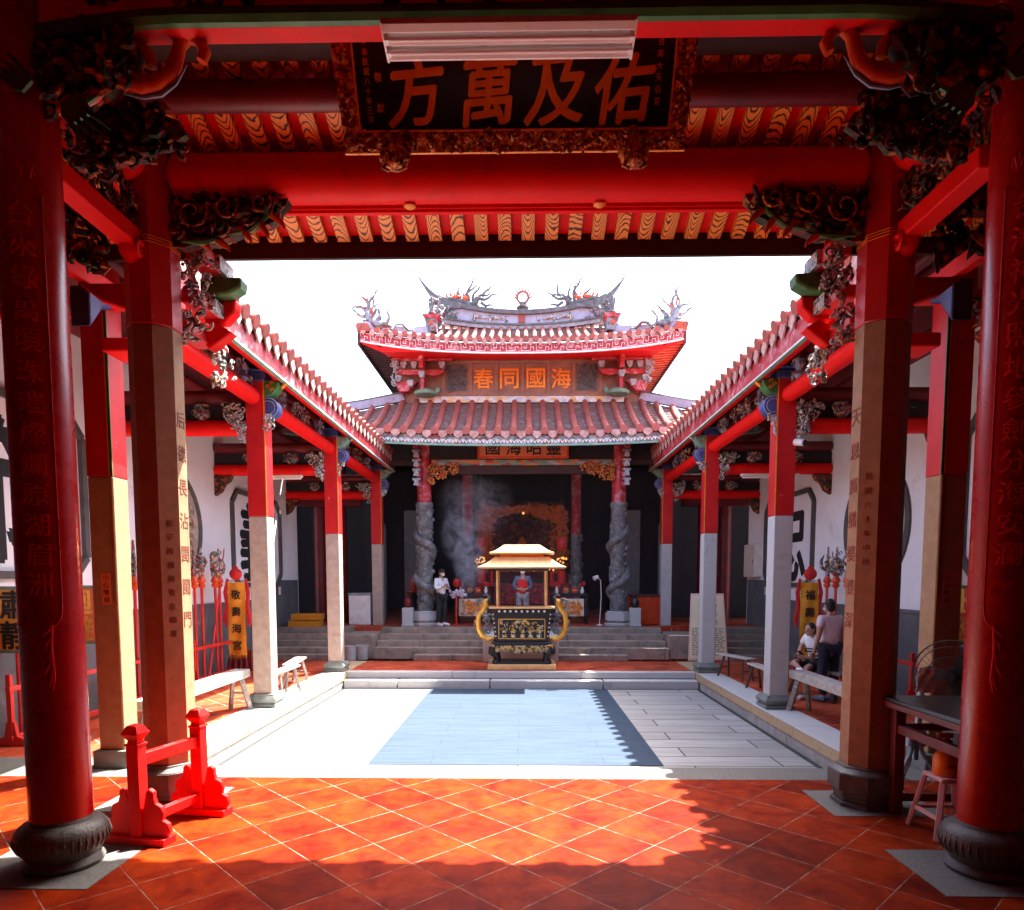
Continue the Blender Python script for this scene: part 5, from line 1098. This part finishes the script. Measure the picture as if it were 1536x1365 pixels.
for s in (-1,1):
    for k,(dx,kind) in enumerate(((-.38,'vase'),(-.1,'bowl'),(.15,'box'),(.38,'vase'))):
        x=s*1.45+dx; nm={'vase':'flower_vase','bowl':'fruit_bowl','box':'offering_box'}[kind]
        where='on the offering table '+('near the woman' if s<0 else 'near the pole lamp')
        lab={'vase':('outer ' if dx*s>0 else 'inner ')+'white vase of red flowers '+where,'bowl':'bowl of orange fruit '+where,'box':'red and gold offering box '+where}[kind]
        o=thing(nm,lab,kind,(x,20.3,1.66),0,'offerings on the tables')
        mb=MB()
        if kind=='vase':
            mb.lathe([(.04,0),(.06,.08),(.03,.16),(.04,.2)],(x,20.3,1.66),10); mb.build('vessel','white_paint',o); mb=MB(); rn=random.Random(k+s)
            for j in range(9): mb.blob((x+rn.uniform(-.08,.08),20.3+rn.uniform(-.05,.05),1.93+rn.uniform(-.05,.08)),.035,6,4)
            mb.build('flowers','cloth_red',o)
        elif kind=='bowl':
            mb.lathe([(.05,0),(.12,.07),(.11,.07)],(x,20.3,1.66),12); mb.build('vessel','white_paint',o); mb=MB()
            for j in range(5): mb.blob((x+.05*math.cos(j*1.26),20.3+.05*math.sin(j*1.26),1.76+.02*(j%2)),.045,8,5)
            mb.build('fruit','plastic_orange',o)
        else:
            mb.bx(x-.07,x+.07,20.25,20.35,1.66,1.84); mb.build('body','cloth_red',o,bev=.008); mb=MB(); mb.bx(x-.072,x+.072,20.248,20.352,1.73,1.77); mb.build('band','gold',o)
# --- buckets, crates, white chest
for x,y,r,h,l in ((-4.42,17.25,.17,.36,'grey bucket at the foot of the back steps, the nearer one'),(-4.15,17.42,.17,.36,'grey bucket at the foot of the back steps, beside the farthest column')):
    b=thing('bucket',l,'bucket',(x,y,0),0,'grey buckets by the steps'); mb=MB(); mb.lathe([(r*.85,0),(r,h),(r*.94,h),(r*.8,.03)],(x,y,0),20); mb.build('bucket_body','bucket_grey',b)
    mb=MB(); mb.tube([(x+r*1.0*math.cos(a*.2),y+r*math.sin(a*.2),h) for a in range(33)],.012,5); mb.build('rim','bucket_grey',b)
for k,(x,y,z) in enumerate(((-6.1,18.95,.75),(-6.05,18.98,.94))):
    b=thing('crate',('lower' if k==0 else 'upper')+' yellow plastic crate of the two stacked at the top of the side steps','crate',(x,y,z),0,'yellow crates')
    mb=MB(); w,d,h=.82-.05*k,.5,.17; mb.bx(x-w/2,x+w/2,y-d/2,y+d/2,z,z+.02)
    for q in (-1,1):
        for zz in (.03,.09,.15): mb.bx(x-w/2,x+w/2,y+q*d/2-.012,y+q*d/2+.012,z+zz-.014,z+zz+.014); mb.bx(x+q*w/2-.012,x+q*w/2+.012,y-d/2,y+d/2,z+zz-.014,z+zz+.014)
    for i in range(15): xx=x-w/2+w*i/14; mb.bx(xx-.009,xx+.009,y-d/2-.015,y-d/2+.01,z+.01,z+h); mb.bx(xx-.009,xx+.009,y+d/2-.01,y+d/2+.015,z+.01,z+h)
    mb.build('basket','crate_yellow',b)
    mb=MB(); mb.bx(x-w/2+.02,x+w/2-.02,y-d/2+.02,y+d/2-.02,z+.02,z+.13); mb.build('contents','banner_gold',b)
ch=thing('white_chest','plain white chest standing beside the farthest sunny side column','chest',(-4.75,19.9,.75))
mb=MB(); mb.bx(-5.05,-4.42,19.6,20.3,.75,1.62); mb.build('body','white_paint',ch,bev=.02)
mb=MB(); mb.bx(-5.07,-4.40,19.58,20.3,1.622,1.68); mb.build('lid','cloth_grey',ch,bev=.01)
ct=thing('counter','reddish brown counter with a vertical slatted front beside a dragon column','counter',(3.75,19.9,.75))
mb=MB(); mb.bx(3.25,4.35,19.75,20.6,.76,1.58)
for k in range(24): x=3.27+k*.046; mb.bx(x,x+.03,19.72,19.748,.78,1.52)
mb.build('slatted_front','orange_red',ct)
mb=MB(); mb.bx(3.2,4.4,19.68,20.65,1.585,1.63); mb.build('top','dark_wood',ct,bev=.008)
for s,l in ((-1,'grey stone urn block with a red vase, left of the dragon column near the stairs'),(1,'grey stone urn block with incense, between dragon column and slatted counter')):
    x=s*3.22; b=thing('stone_stand',l,'stand',(x,19.1,.75),0,'stone stands beside the dragon columns')
    mb=MB(); mb.bx(x-.15,x+.15,18.95,19.25,.75,1.28); mb.bx(x-.17,x+.17,18.93,19.27,.75,.82); mb.build('block','granite_grey',b,bev=.015)
    mb=MB(); mb.lathe([(.07,0),(.12,.1),(.1,.2),(.05,.27),(.07,.33)],(x,19.1,1.28),12)
    for k in range(5): mb.tube([(x+.02*k-.04,19.1,1.55),(x+.05*k-.1,19.1,1.75+.03*(k%3))],[.012,.006],5)
    mb.build('vase','red_deep' if s<0 else 'metal_dark',b)
    mb=MB(); mb.blob((x,19.1,1.42),(.09,.09,.07)); mb.build('vase_band','gold',b)
# --- incense burner
ib=thing('incense_burner','black and gold square incense burner with dragon handles under a two tier golden canopy','incense burner',(.03,15.75,0))
cx,cy=.03,15.85
mb=MB(); mb.bx(cx-.79,cx+.79,cy-.48,cy+.48,0,.13); mb.build('plinth','brass_roof',ib,bev=.015)
mb=MB(); mb.bx(cx-.68,cx+.68,cy-.4,cy+.4,.13,.17)
mb.prism([(-.70,.5),(.70,.5),(.74,.56),(.66,.64),(-.66,.64),(-.74,.56)],(cx,cy,0),X_,Z_,Y_,.78); mb.build('tray','lacquer_black',ib,bev=.01)
for a in (-1,1):
    for b in (-1,1):
        mb=MB(); x,y=cx+a*.58,cy+b*.3; mb.tube([(x+a*.08,y+b*.06,.52),(x+a*.1,y+b*.08,.42),(x,y,.3),(x-a*.02,y,.2),(x+a*.06,y+b*.04,.14)],[.1,.11,.07,.06,.08],10); mb.build('leg','lacquer_black',ib)
mb=MB(); rn=random.Random(15)
mb.prism([(-.5,.56),(.5,.56),(.42,.44),(.2,.41),(0,.38),(-.2,.41),(-.42,.44)],(cx,cy-.41,0),X_,Z_,Y_,.04); carve(mb,(cx-.48,cy-.44,.42),X_,Z_,-Y_,.96,.13,60,rn,.045,.02)
for a in (-1,1): mb.cut(); carve(mb,(cx+a*.62-.09,cy-.42,.44),X_,Z_,-Y_,.18,.14,14,rn,.045,.03)
mb.build('apron','urn_relief',ib)
mb=MB(); mb.prism([(-.58,.64),(.58,.64),(.63,.72),(.70,1.36),(.72,1.42),(-.72,1.42),(-.70,1.36),(-.63,.72)],(cx,cy,0),X_,Z_,Y_,.74); mb.build('urn_body','lacquer_black',ib,bev=.02)
mb=MB(); mb.bx(cx-.76,cx+.76,cy-.42,cy+.42,1.41,1.46); mb.build('rim','brass_roof',ib,bev=.01)
mb=MB()
for k in range(9): mb.blob((cx-.52+.13*k,cy-.385,1.35),(.03,.03,.03),8,5)
for a in (-1,1):
    for k in range(6): mb.blob((cx+a*(.6+.012*k),cy-.385,.78+.1*k),.018,6,4)
mb.build('studs','cream',ib)
mb=MB(); q=[(-.53,.72),(.53,.72),(.53,1.17),(-.53,1.17)]
for i in range(4): a,b=q[i],q[(i+1)%4]; mb.bar((cx+a[0],cy-.378,a[1]),(cx+b[0],cy-.378,b[1]),.015,.015,(0,-1,0))
mb.build('panel_border','gold_bright',ib)
mb=MB()
for x in (-.4,-.2,.02,.2,.4):
    mb.lathe([(.07,0),(.05,.03),(.06,.06),(.03,.09),(.06,.12),(.055,.16)],(cx+x,cy-.385,.75),8); carve(mb,(cx+x-.09,cy-.39,.9),X_,Z_,-Y_,.18,.22,12,rn,.045,.02)
for a in (-1,1): mb.tube([(cx,cy-.39,1.1),(cx+a*.08,cy-.4,1.14),(cx+a*.16,cy-.39,1.06),(cx+a*.1,cy-.39,1.0)],[.02,.04,.03,.01],6)
mb.build('relief_panel','urn_relief',ib)
for a in (-1,1):
    mb=MB(); F=lambda x,z,dy=0:(cx+a*x,cy-.1+dy,z)
    pts=[F(.66,.72),F(.80,.68),F(.93,.76),F(1.01,.92),F(1.03,1.1),F(1.0,1.26),F(.90,1.38),F(.84,1.48),F(.86,1.58),F(.80,1.62)]
    mb.tube(pts,[.06,.07,.07,.065,.065,.065,.065,.07,.06,.03],10)
    for k in range(1,9): p=V(pts[k]); mb.tube([p,p+V((a*.1,0,.05*(k%3-1)+.02))],[.035,.004],5)
    mb.build('dragon_handle','gold_bright',ib)
    mb=MB(); rn=random.Random(16)
    for p in ((.76,.98),(.82,1.1),(.80,.86),(.74,1.2),(.86,1.22)): mb.spiral(F(*p),X_*a,Z_,.09,1.2,.032,12)
    mb.cut(); mb.tube([F(.84,1.5),F(.95,1.62),F(1.03,1.6),F(1.06,1.5),F(1.02,1.44)],[.03,.05,.05,.04,.02],8); mb.tube([F(.8,1.6),F(.76,1.68),F(.82,1.74),F(.9,1.7)],[.04,.035,.025,.008],6)
    mb.cut(); mb.tube([F(1.03,1.1),F(1.1,1.08),F(1.12,1.0)],[.03,.03,.006],5); mb.tube([F(.98,1.3),F(1.08,1.33),F(1.12,1.28)],[.03,.03,.006],5); mb.build('handle_scrolls','dragon_stone',ib)
for a in (-1,1):
    for b in (-1,1): mb=MB(); mb.cyl((cx+a*.56,cy+b*.3,1.46),(cx+a*.56,cy+b*.3,2.34),.035,seg=12); mb.build('canopy_post','brass_roof',ib)
def hiproof(x1,y1,z1,x0,y0,z0):
    mb=MB(); L=6; P=[]
    for k in range(L+1):
        t=k/L; c=t**.65; x=x1+(x0-x1)*t; y=y1+(y0-y1)*t; z=z1+(z0-z1)*(1-(1-t)**1.6)*1.0 if False else z1+(z0-z1)*t**1.45
        P.append([V((cx-x,cy-y,z)),V((cx+x,cy-y,z)),V((cx+x,cy+y,z)),V((cx-x,cy+y,z)),V((cx-x,cy-y,z))])
    mb.grid(P); mb.add(P[-1][:4],[(0,1,2,3)])
    mb.add([v-Z_*.035 for v in P[0][:4]]+[v for v in P[0][:4]],[(3,2,1,0),(0,1,5,4),(1,2,6,5),(2,3,7,6),(3,0,4,7)]); return mb
hiproof(1.0,.66,2.37,.62,.36,2.60).build('lower_canopy_roof','brass_roof',ib,sharp=25)
hiproof(.74,.46,2.70,.42,.14,2.88).build('upper_canopy_roof','brass_roof',ib,sharp=25)
mb=MB(); mb.bx(cx-.5,cx+.5,cy-.28,cy+.28,2.58,2.69)
for k in range(24): mb.bx(cx-.49+.042*k,cx-.475+.042*k,cy-.29,cy-.28,2.60,2.68)
mb.build('canopy_frieze','gold',ib)
mb=MB(); mb.bx(cx-.62,cx+.62,cy-.34,cy+.34,2.28,2.345); mb.build('canopy_frame','dark_wood',ib)
mb=MB()
for k in range(9): mb.cyl((cx-.4+.1*k,cy-.05,1.44),(cx-.4+.1*k,cy-.05,1.6+.05*(k%3)),.006,seg=5)
mb.build('incense_sticks','red_deep',ib)
# --- inside the main hall
for s in (-1,1):
    t=thing('offering_table','black offering table with a gilt carved front, '+('behind the woman' if s<0 else 'behind the burner on the shaded side'),'table',(s*1.45,20.5,.75),0,'offering tables in the main hall')
    x=s*1.45; mb=MB(); mb.bx(x-.55,x+.55,20.1,20.8,1.58,1.66); mb.build('tabletop','lacquer_black',t,bev=.01)
    mb=MB(); mb.bx(x-.42,x+.42,20.16,20.2,.98,1.5); mb.build('front_panel','cream',t)
    mb=MB(); rn=random.Random(200+s); carve(mb,(x-.3,20.14,1.05),X_,Z_,-Y_,.6,.38,50,rn,.07,.02); mb.build('front_carving','gold',t)
    for a in (-1,1):
        for y in (20.16,20.74): mb=MB(); mb.bx(x+a*.5-.04,x+a*.5+.04,y-.04,y+.04,.75,1.58); mb.build('leg','lacquer_black',t)
    l=thing('hanging_lantern','red hanging lantern above a cluster of small lit lamps, '+('smoke side' if s<0 else 'counter side')+' of the canopy','lantern',(s*1.27,21.5,3.1),0,'red lanterns in the main hall')
    x=s*1.27; mb=MB(); mb.lathe([(.05,-.2),(.13,-.14),(.17,0),(.13,.14),(.05,.2)],(x,21.5,3.2),14); mb.build('lantern_body','lantern_red',l)
    mb=MB(); mb.cyl((x,21.5,3.4),(x,21.5,6.9),.008,seg=5); mb.cut(); mb.cyl((x,21.5,2.2),(x,21.5,3.0),.02,seg=6); mb.build('cord','dark_wood',l)
    mb=MB(); rn=random.Random(210+s)
    for k in range(16): mb.blob((x+rn.uniform(-.2,.2),21.5+rn.uniform(-.2,.2),2.68+rn.uniform(-.08,.1)),.028,6,4)
    mb.build('small_lamps','lamp_glow',l)
    mb=MB(); mb.cyl((x,21.5,1.95),(x,21.5,2.35),.13,seg=12); mb.build('drum','lantern_red',l)
fl=thing('flower_vase','pink flowers in a vase on a red pole stand, left of the offering table','flowers',(-1.85,19.75,.75))
mb=MB(); mb.cyl((-1.9,19.7,.75),(-1.9,19.7,1.6),.03,seg=8); mb.lathe([(.16,0),(.05,.04)],(-1.9,19.7,.75),12); mb.build('pole','pole_red',fl)
mb=MB(); rn=random.Random(220)
for k in range(34): mb.blob((-1.86+rn.uniform(-.24,.24),19.7+rn.uniform(-.12,.12),1.66+rn.uniform(-.09,.1)),rn.uniform(.03,.06),6,4)
mb.build('blossoms','cloth_pink',fl)
mb=MB(); mb.blob((-1.9,19.75,1.98),(.11,.1,.13),10,7); mb.build('red_bulb','lantern_red',fl)
sh=thing('shrine','dim gilded altar shrine with seated figures at the back of the main hall','altar',(0,27,.75))
mb=MB(); mb.bx(-1.7,1.7,27.4,27.5,.75,5.2); mb.build('back_panel','shrine_gilt',sh)
mb=MB(); mb.bx(-1.9,1.9,25.2,27.3,.75,2.3); mb.build('altar_base','red_deep',sh)
mb=MB(); rn=random.Random(230)
for s in (-1,1): mb.bx(s*1.45-.08,s*1.45+.08,26.5,26.7,2.3,4.9); carve(mb,(s*1.45-.3,26.5,2.3),X_,Z_,-Y_,.6,2.4,70,rn,.13,.1)
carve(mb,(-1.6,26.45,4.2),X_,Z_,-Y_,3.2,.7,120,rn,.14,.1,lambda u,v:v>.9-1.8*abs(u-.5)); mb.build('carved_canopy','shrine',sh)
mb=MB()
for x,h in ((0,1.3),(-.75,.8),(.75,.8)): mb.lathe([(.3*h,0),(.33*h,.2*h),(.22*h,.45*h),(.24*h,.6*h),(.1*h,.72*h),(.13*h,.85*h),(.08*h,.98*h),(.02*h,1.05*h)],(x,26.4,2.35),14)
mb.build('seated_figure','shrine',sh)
mb=MB(); rn=random.Random(231)
for k in range(12): mb.blob((rn.uniform(-1.4,1.4),25.4,2.38+rn.uniform(0,.2)),.04,6,4)
mb.blob((.05,24.5,4.45),.05,6,4); mb.build('altar_lamps','lamp_glow',sh)
ft=thing('front_altar','long low altar table with reddish purple cloth across the hall centre','altar',(0,24,.75))
mb=MB(); mb.bx(-2.1,2.1,23.8,24.5,1.95,2.05); mb.build('tabletop','dark_wood',ft)
mb=MB(); mb.bx(-2.05,2.05,23.85,23.9,1.2,1.95); mb.build('front_cloth','plaid_red',ft)
mb=MB()
for x in (-1.9,1.9): mb.cut(); mb.bx(x-.06,x+.06,23.9,24.4,.75,1.95)
mb.build('leg','dark_wood',ft)
for q in (-1,1):
    v=thing('candle_stand','tall dark candle stand with a red candle before the altar, '+('smoke side' if q<0 else 'counter side'),'candle stand',(q*1.0,22.6,.75),0,'candle stands'); mb=MB(); mb.lathe([(.2,0),(.06,.06),(.05,1.0),(.14,1.05),(.1,1.1)],(q*1.0,22.6,.75),12); mb.build('stand','dark_wood',v)
    mb=MB(); mb.cyl((q*1.0,22.6,1.85),(q*1.0,22.6,2.35),.06,seg=10); mb.build('candle','lantern_red',v)
pc=thing('pendant_speaker','slim white pole with a lamp head standing right of the shaded offering table','lamp',(2.3,19.6,.75))
mb=MB(); mb.tube([(2.28,19.6,.75),(2.32,19.6,1.6),(2.3,19.6,2.05),(2.2,19.6,2.15)],.012,6); mb.lathe([(.12,0),(.02,.03)],(2.28,19.6,.75),12); mb.build('pole','white_paint',pc)
mb=MB(); mb.cyl((2.22,19.6,2.16),(2.1,19.55,2.1),.05,.07,10); mb.build('lamp_head','white_paint',pc)
pc.name='pole_lamp'
# ================================================================== PEOPLE
def skin(mb,verts,edges,rad,sub=2):
    me=bpy.data.meshes.new('skin'); me.from_pydata([tuple(v) for v in verts],edges,[]); o=bpy.data.objects.new('skin',me); COL.objects.link(o)
    o.modifiers.new('s','SKIN'); sd=o.modifiers.new('u','SUBSURF'); sd.levels=sub; sd.render_levels=sub
    for i,d in enumerate(me.skin_vertices[0].data):
        r=rad[i]; d.radius=(r,r) if not hasattr(r,'__len__') else r; d.use_root=(i==0)
    dg=bpy.context.evaluated_depsgraph_get(); m2=bpy.data.meshes.new_from_object(o.evaluated_get(dg))
    mb.add([v.co.copy() for v in m2.vertices],[tuple(p.vertices) for p in m2.polygons]); bpy.data.objects.remove(o); bpy.data.meshes.remove(me); bpy.data.meshes.remove(m2)
def person(label,loc,rot,pose,shirt,legs,shoe,sleeve=1,short=False,hair='hair',hat=None,mask=True,vest=None,stripe=False,look=0,scale=1,bag=None):
    J=dict(pel=(0,0,.94),spi=(0,.0,1.14),che=(0,-.01,1.32),nec=(0,0,1.47),hed=(0,-.02,1.55),
      sL=(.18,0,1.40),eL=(.24,.03,1.13),wL=(.25,-.05,.89),hL=(.25,-.09,.80),hipL=(.095,0,.90),kL=(.11,-.02,.50),aL=(.11,.02,.09),tL=(.13,-.13,.035),
      sR=(-.18,0,1.40),eR=(-.24,.03,1.13),wR=(-.25,-.05,.89),hR=(-.25,-.09,.80),hipR=(-.095,0,.90),kR=(-.11,-.02,.50),aR=(-.11,.02,.09),tR=(-.13,-.13,.035)); J.update(pose)
    J={k:V(v) for k,v in J.items()}
    p=thing('person',label,'person',loc,rot); p.scale=(scale,)*3
    mb=MB(); ks=['pel','spi','che','nec','hed','sL','eL','wL','hL','sR','eR','wR','hR','hipL','kL','aL','tL','hipR','kR','aR','tR']
    rd=[(.13,.11),(.125,.095),(.14,.10),.055,.055,.06,.042,.028,.026,.06,.042,.028,.026,.085,.058,.04,.03,.085,.058,.04,.03]
    E_=[(0,1),(1,2),(2,3),(3,4),(2,5),(5,6),(6,7),(7,8),(2,9),(9,10),(10,11),(11,12),(0,13),(13,14),(14,15),(15,16),(0,17),(17,18),(18,19),(19,20)]
    skin(mb,[J[k] for k in ks],E_,rd)
    Mh=Matrix.Rotation(look,3,'Z'); hc=J['hed']+V((0,-.015,.055))
    mb.blob(hc,(.074,.092,.112),16,12,Mh); mb.blob(hc+Mh@V((0,-.03,-.06)),(.052,.055,.055),12,8,Mh)
    mb.tube([hc+Mh@V((0,-.085,.02)),hc+Mh@V((0,-.108,-.02)),hc+Mh@V((0,-.088,-.032))],[.010,.016,.008],6)
    for q in (-1,1): mb.blob(hc+Mh@V((q*.075,.0,-.005)),(.012,.022,.03),8,6,Mh)
    for S in 'LR':
        h=J['h'+S]; d=(h-J['w'+S]).normalized(); q=1 if S=='L' else -1; sd=d.cross(V((0,1,0))) if abs(d.y)<.8 else d.cross(Z_); sd.normalize(); n=sd.cross(d)
        for k in range(4):
            b=h+sd*(.028-.019*k)+d*.02; L=(.075,.085,.08,.062)[k]; mb.tube([b-d*.03,b+d*L*.4,b+d*L*.75+n*.012,b+d*L+n*.028],[.011,.0095,.009,.006],6)
        b=h+sd*.03-d*.03; mb.tube([b,b+sd*.03+d*.02,b+sd*.035+d*.055+n*.01],[.013,.011,.007],6)
    mb.mi=1
    for q in (-1,1): mb.blob(hc+Mh@V((q*.03,-.086,.018)),(.011,.006,.007),8,5,Mh)
    mb.build('body',['skin','ink'],p,world=False)
    # clothing
    mb=MB(); ks=['pel','spi','che','nec','sL','eL','sR','eR']; V_=[J['pel']-(J['spi']-J['pel'])*.22,J['spi'],J['che'],J['che']+(J['nec']-J['che'])*.75,J['sL'],J['sL']+(J['eL']-J['sL'])*(.62 if sleeve<1 else 1),J['sR'],J['sR']+(J['eR']-J['sR'])*(.62 if sleeve<1 else 1)]
    e=[(0,1),(1,2),(2,3),(2,4),(4,5),(2,6),(6,7)]; r=[(.165,.145),(.152,.128),(.165,.125),.07,.078,.068,.078,.068]
    if sleeve>=1:
        V_+=[J['eL']+(J['wL']-J['eL'])*.9,J['eR']+(J['wR']-J['eR'])*.9]; e+=[(5,8),(7,9)]; r+=[.045,.045]
    skin(mb,V_,e,r); mb.build('shirt',shirt,p,world=False)
    if stripe:
        mb=MB(); c=J['spi']+(J['che']-J['spi'])*.35
        for dz in (0,.05): mb.lathe([(.168,-.012-dz),(.170,.012-dz)],c,20,caps=False)
        mb.build('shirt_stripe','ink',p,world=False)
    mb=MB(); V_=[J['pel'],J['hipL'],J['kL'],J['hipR'],J['kR']]; e=[(0,1),(1,2),(0,3),(3,4)]; r=[(.15,.13),.105,.085,.105,.085]
    if not short: V_+=[J['aL']+Z_*.02,J['aR']+Z_*.02]; e+=[(2,5),(4,6)]; r+=[.07,.07]
    else: V_[2]=J['hipL']+(J['kL']-J['hipL'])*.85; V_[4]=J['hipR']+(J['kR']-J['hipR'])*.85
    skin(mb,V_,e,r); mb.build('trousers',legs,p,world=False)
    for S in 'LR':
        mb=MB(); a,t=J['a'+S],J['t'+S]; d=(t-a); d=V((d.x,d.y,0)).normalized(); mb.tube([V((a.x,a.y,t.z+.015))-d*.05,V((a.x,a.y,t.z+.02)),V((t.x,t.y,t.z+.012)),V((t.x,t.y,t.z+.004))+d*.07],[.042,.052,.046,.03],10); mb.build('shoe',shoe,p,world=False)
    mb=MB()
    if hair: mb.blob(hc+Mh@V((0,.018,.028)),(.084,.094,.098),16,10,Mh); mb.blob(hc+Mh@V((0,.05,-.03)),(.075,.06,.07),12,8,Mh); mb.build('hair',hair,p,world=False)
    if hat:
        mb=MB(); mb.blob(hc+Mh@V((0,.005,.055)),(.095,.105,.075),16,10,Mh); mb.build('cap',hat,p,world=False)
    if mask:
        mb=MB(); mb.blob(hc+Mh@V((0,-.055,-.045)),(.06,.052,.048),14,8,Mh); mb.build('face_mask','cloth_white',p,world=False)
    if vest:
        mb=MB(); skin(mb,[J['pel']+Z_*-.12,J['spi'],J['che'],J['che']+Z_*.06],[(0,1),(1,2),(2,3)],[(.20,.175),(.195,.165),(.185,.155),(.15,.12)]); mb.build('apron',vest,p,world=False)
    return p
person('man standing with his back turned, in a pinkish white shirt and dark trousers',(5.28,11.5,0),R(197),dict(hL=(.25,-.08,.79)),'cloth_pink','cloth_navy','cloth_denim',sleeve=.5,scale=1.02)
person('man seated on a bench looking down at his phone, white striped shirt and dark shorts',(5.32,12.05,0),R(-62),dict(pel=(0,0,.60),spi=(0,-.02,.80),che=(0,-.07,.98),nec=(0,-.10,1.12),hed=(0,-.20,1.15),hipL=(.10,-.04,.58),hipR=(-.10,-.04,.58),kL=(.14,-.45,.56),kR=(-.15,-.44,.62),aL=(.13,-.42,.10),aR=(.05,-.52,.55),tL=(.14,-.56,.035),tR=(.16,-.60,.50),sL=(.18,-.07,1.06),sR=(-.18,-.07,1.06),eL=(.25,-.16,.82),eR=(-.25,-.16,.82),wL=(.12,-.36,.72),wR=(-.10,-.37,.74),hL=(.06,-.43,.73),hR=(-.05,-.44,.75)),'cloth_white','cloth_black','cloth_white',sleeve=.5,short=True,stripe=True,mask=False)
ph=thing('mobile_phone','dark phone held by the seated man','phone',(4.92,11.85,.78)); mb=MB(); mb.box((4.93,11.83,.80),(.075,.15,.012),Matrix.Rotation(R(-62),3,'Z')@Matrix.Rotation(R(-35),3,'X')); mb.build('body','ink',ph,bev=.004)
person('woman in a white jacket and dark trousers with folded hands beside the dragon column',(-2.28,19.15,.75),R(48),dict(eL=(.24,-.03,1.14),wL=(.12,-.20,1.18),hL=(.04,-.25,1.22),eR=(-.24,-.03,1.14),wR=(-.12,-.20,1.18),hR=(-.04,-.25,1.22)),'cloth_white','cloth_black','cloth_white',hat='ink',scale=.94)
person('person in a bright red apron over a grey jacket standing behind the incense burner',(.04,19.15,.75),0,dict(eL=(.25,-.02,1.14),wL=(.12,-.19,1.08),hL=(.04,-.22,1.07),eR=(-.25,-.02,1.14),wR=(-.12,-.19,1.08),hR=(-.04,-.22,1.07)),'cloth_denim','cloth_grey','cloth_black',hat='cloth_white',vest='cloth_red',scale=.98)
person('person in a red patterned jacket bending beside the dragon column near the stairs',(-3.22,20.0,.75),R(70),dict(che=(0,-.08,1.30),nec=(0,-.14,1.43),hed=(0,-.18,1.49),sL=(.18,-.08,1.38),sR=(-.18,-.08,1.38),eL=(.25,-.14,1.14),eR=(-.25,-.14,1.14),wL=(.14,-.32,1.06),wR=(-.14,-.32,1.06),hL=(.1,-.40,1.05),hR=(-.1,-.40,1.05)),'plaid_red','cloth_black','cloth_black',hat='cloth_white',scale=.95)
# ================================================================== SMOKE
def smoke():
    m=bpy.data.materials.new('smoke'); m.use_nodes=True; nt=m.node_tree; N=nt.nodes; L=nt.links
    N.remove(N['Principled BSDF']); pv=N.new('ShaderNodeVolumePrincipled'); L.new(pv.outputs[0],N['Material Output'].inputs['Volume'])
    pv.inputs['Color'].default_value=(.86,.90,.99,1); pv.inputs['Anisotropy'].default_value=.0
    co=coord(nt); s=N.new('ShaderNodeSeparateXYZ'); L.new(co,s.inputs[0]); x,y,z=s.outputs
    def puff(cx,cz,rx,rz,dens):
        dx=math_(nt,'DIVIDE',math_(nt,'SUBTRACT',x,cx),rx); dz=math_(nt,'DIVIDE',math_(nt,'SUBTRACT',z,cz),rz); dy=math_(nt,'DIVIDE',math_(nt,'SUBTRACT',y,19.95),.6)
        d=math_(nt,'ADD',math_(nt,'ADD',math_(nt,'MULTIPLY',dx,dx),math_(nt,'MULTIPLY',dz,dz)),math_(nt,'MULTIPLY',dy,dy))
        return math_(nt,'MULTIPLY',math_(nt,'MAXIMUM',math_(nt,'SUBTRACT',1,d),0),dens)
    t=math_(nt,'ADD',math_(nt,'ADD',puff(-1.55,2.7,.55,1.1,2.6),puff(-1.35,4.3,1.2,1.1,1.0)),puff(-1.85,3.4,.6,.9,1.5))
    n=ramp(nt,noise(nt,co,2.6,5,.6,1.5),[(.42,(0,0,0)),(.75,(1,1,1))])
    L.new(math_(nt,'ADD',math_(nt,'MULTIPLY',math_(nt,'MULTIPLY',t,n),1.8),.025),pv.inputs['Density'])
    MATS['smoke']=m
    mb=MB(); mb.bx(-4.6,4.6,19.55,20.75,.8,5.25); o=mb.build('incense_smoke','smoke'); tag(o,'thin blue incense smoke drifting beside the dragon column','smoke',kind='stuff')
smoke()
# ================================================================== LIGHT, SKY, CAMERA
sv=V((.35,.437,1)).normalized()
w=bpy.data.worlds.new('World'); sc.world=w; w.use_nodes=True; nt=w.node_tree; bg=nt.nodes['Background']
sky=nt.nodes.new('ShaderNodeTexSky'); sky.sky_type='NISHITA'; sky.sun_disc=False; sky.sun_elevation=math.asin(sv.z); sky.sun_rotation=math.atan2(sv.x,sv.y)
sky.air_density=1.0; sky.dust_density=4.0; sky.ozone_density=1.0; sky.altitude=50
nt.links.new(sky.outputs[0],bg.inputs['Color']); bg.inputs['Strength'].default_value=.15
sl_=bpy.data.lights.new('sun','SUN'); sl_.energy=5; sl_.angle=R(.5); sl_.color=(1,.94,.86)
so=bpy.data.objects.new('sun',sl_); COL.objects.link(so); so.rotation_euler=(-sv).to_track_quat('-Z','Y').to_euler(); so.location=(10,12,30)
cam=bpy.data.cameras.new('camera'); co_=bpy.data.objects.new('camera',cam); COL.objects.link(co_); sc.camera=co_
co_.location=(.08,0,2.1); co_.rotation_euler=(R(90-4.303),0,R(1.021)); cam.sensor_width=36; cam.lens=1010/1536*36; cam.shift_y=(944-682.5)/1536; cam.clip_end=500; cam.clip_start=.05
sc.view_settings.view_transform='Standard'; sc.view_settings.look='None'; sc.view_settings.exposure=2.85; sc.view_settings.gamma=1
cy_=sc.cycles; cy_.use_denoising=True; cy_.max_bounces=10; cy_.diffuse_bounces=6; cy_.glossy_bounces=4; cy_.volume_bounces=2; cy_.sample_clamp_indirect=6; cy_.use_adaptive_sampling=False
try: cy_.volume_step_rate=2
except Exception: pass
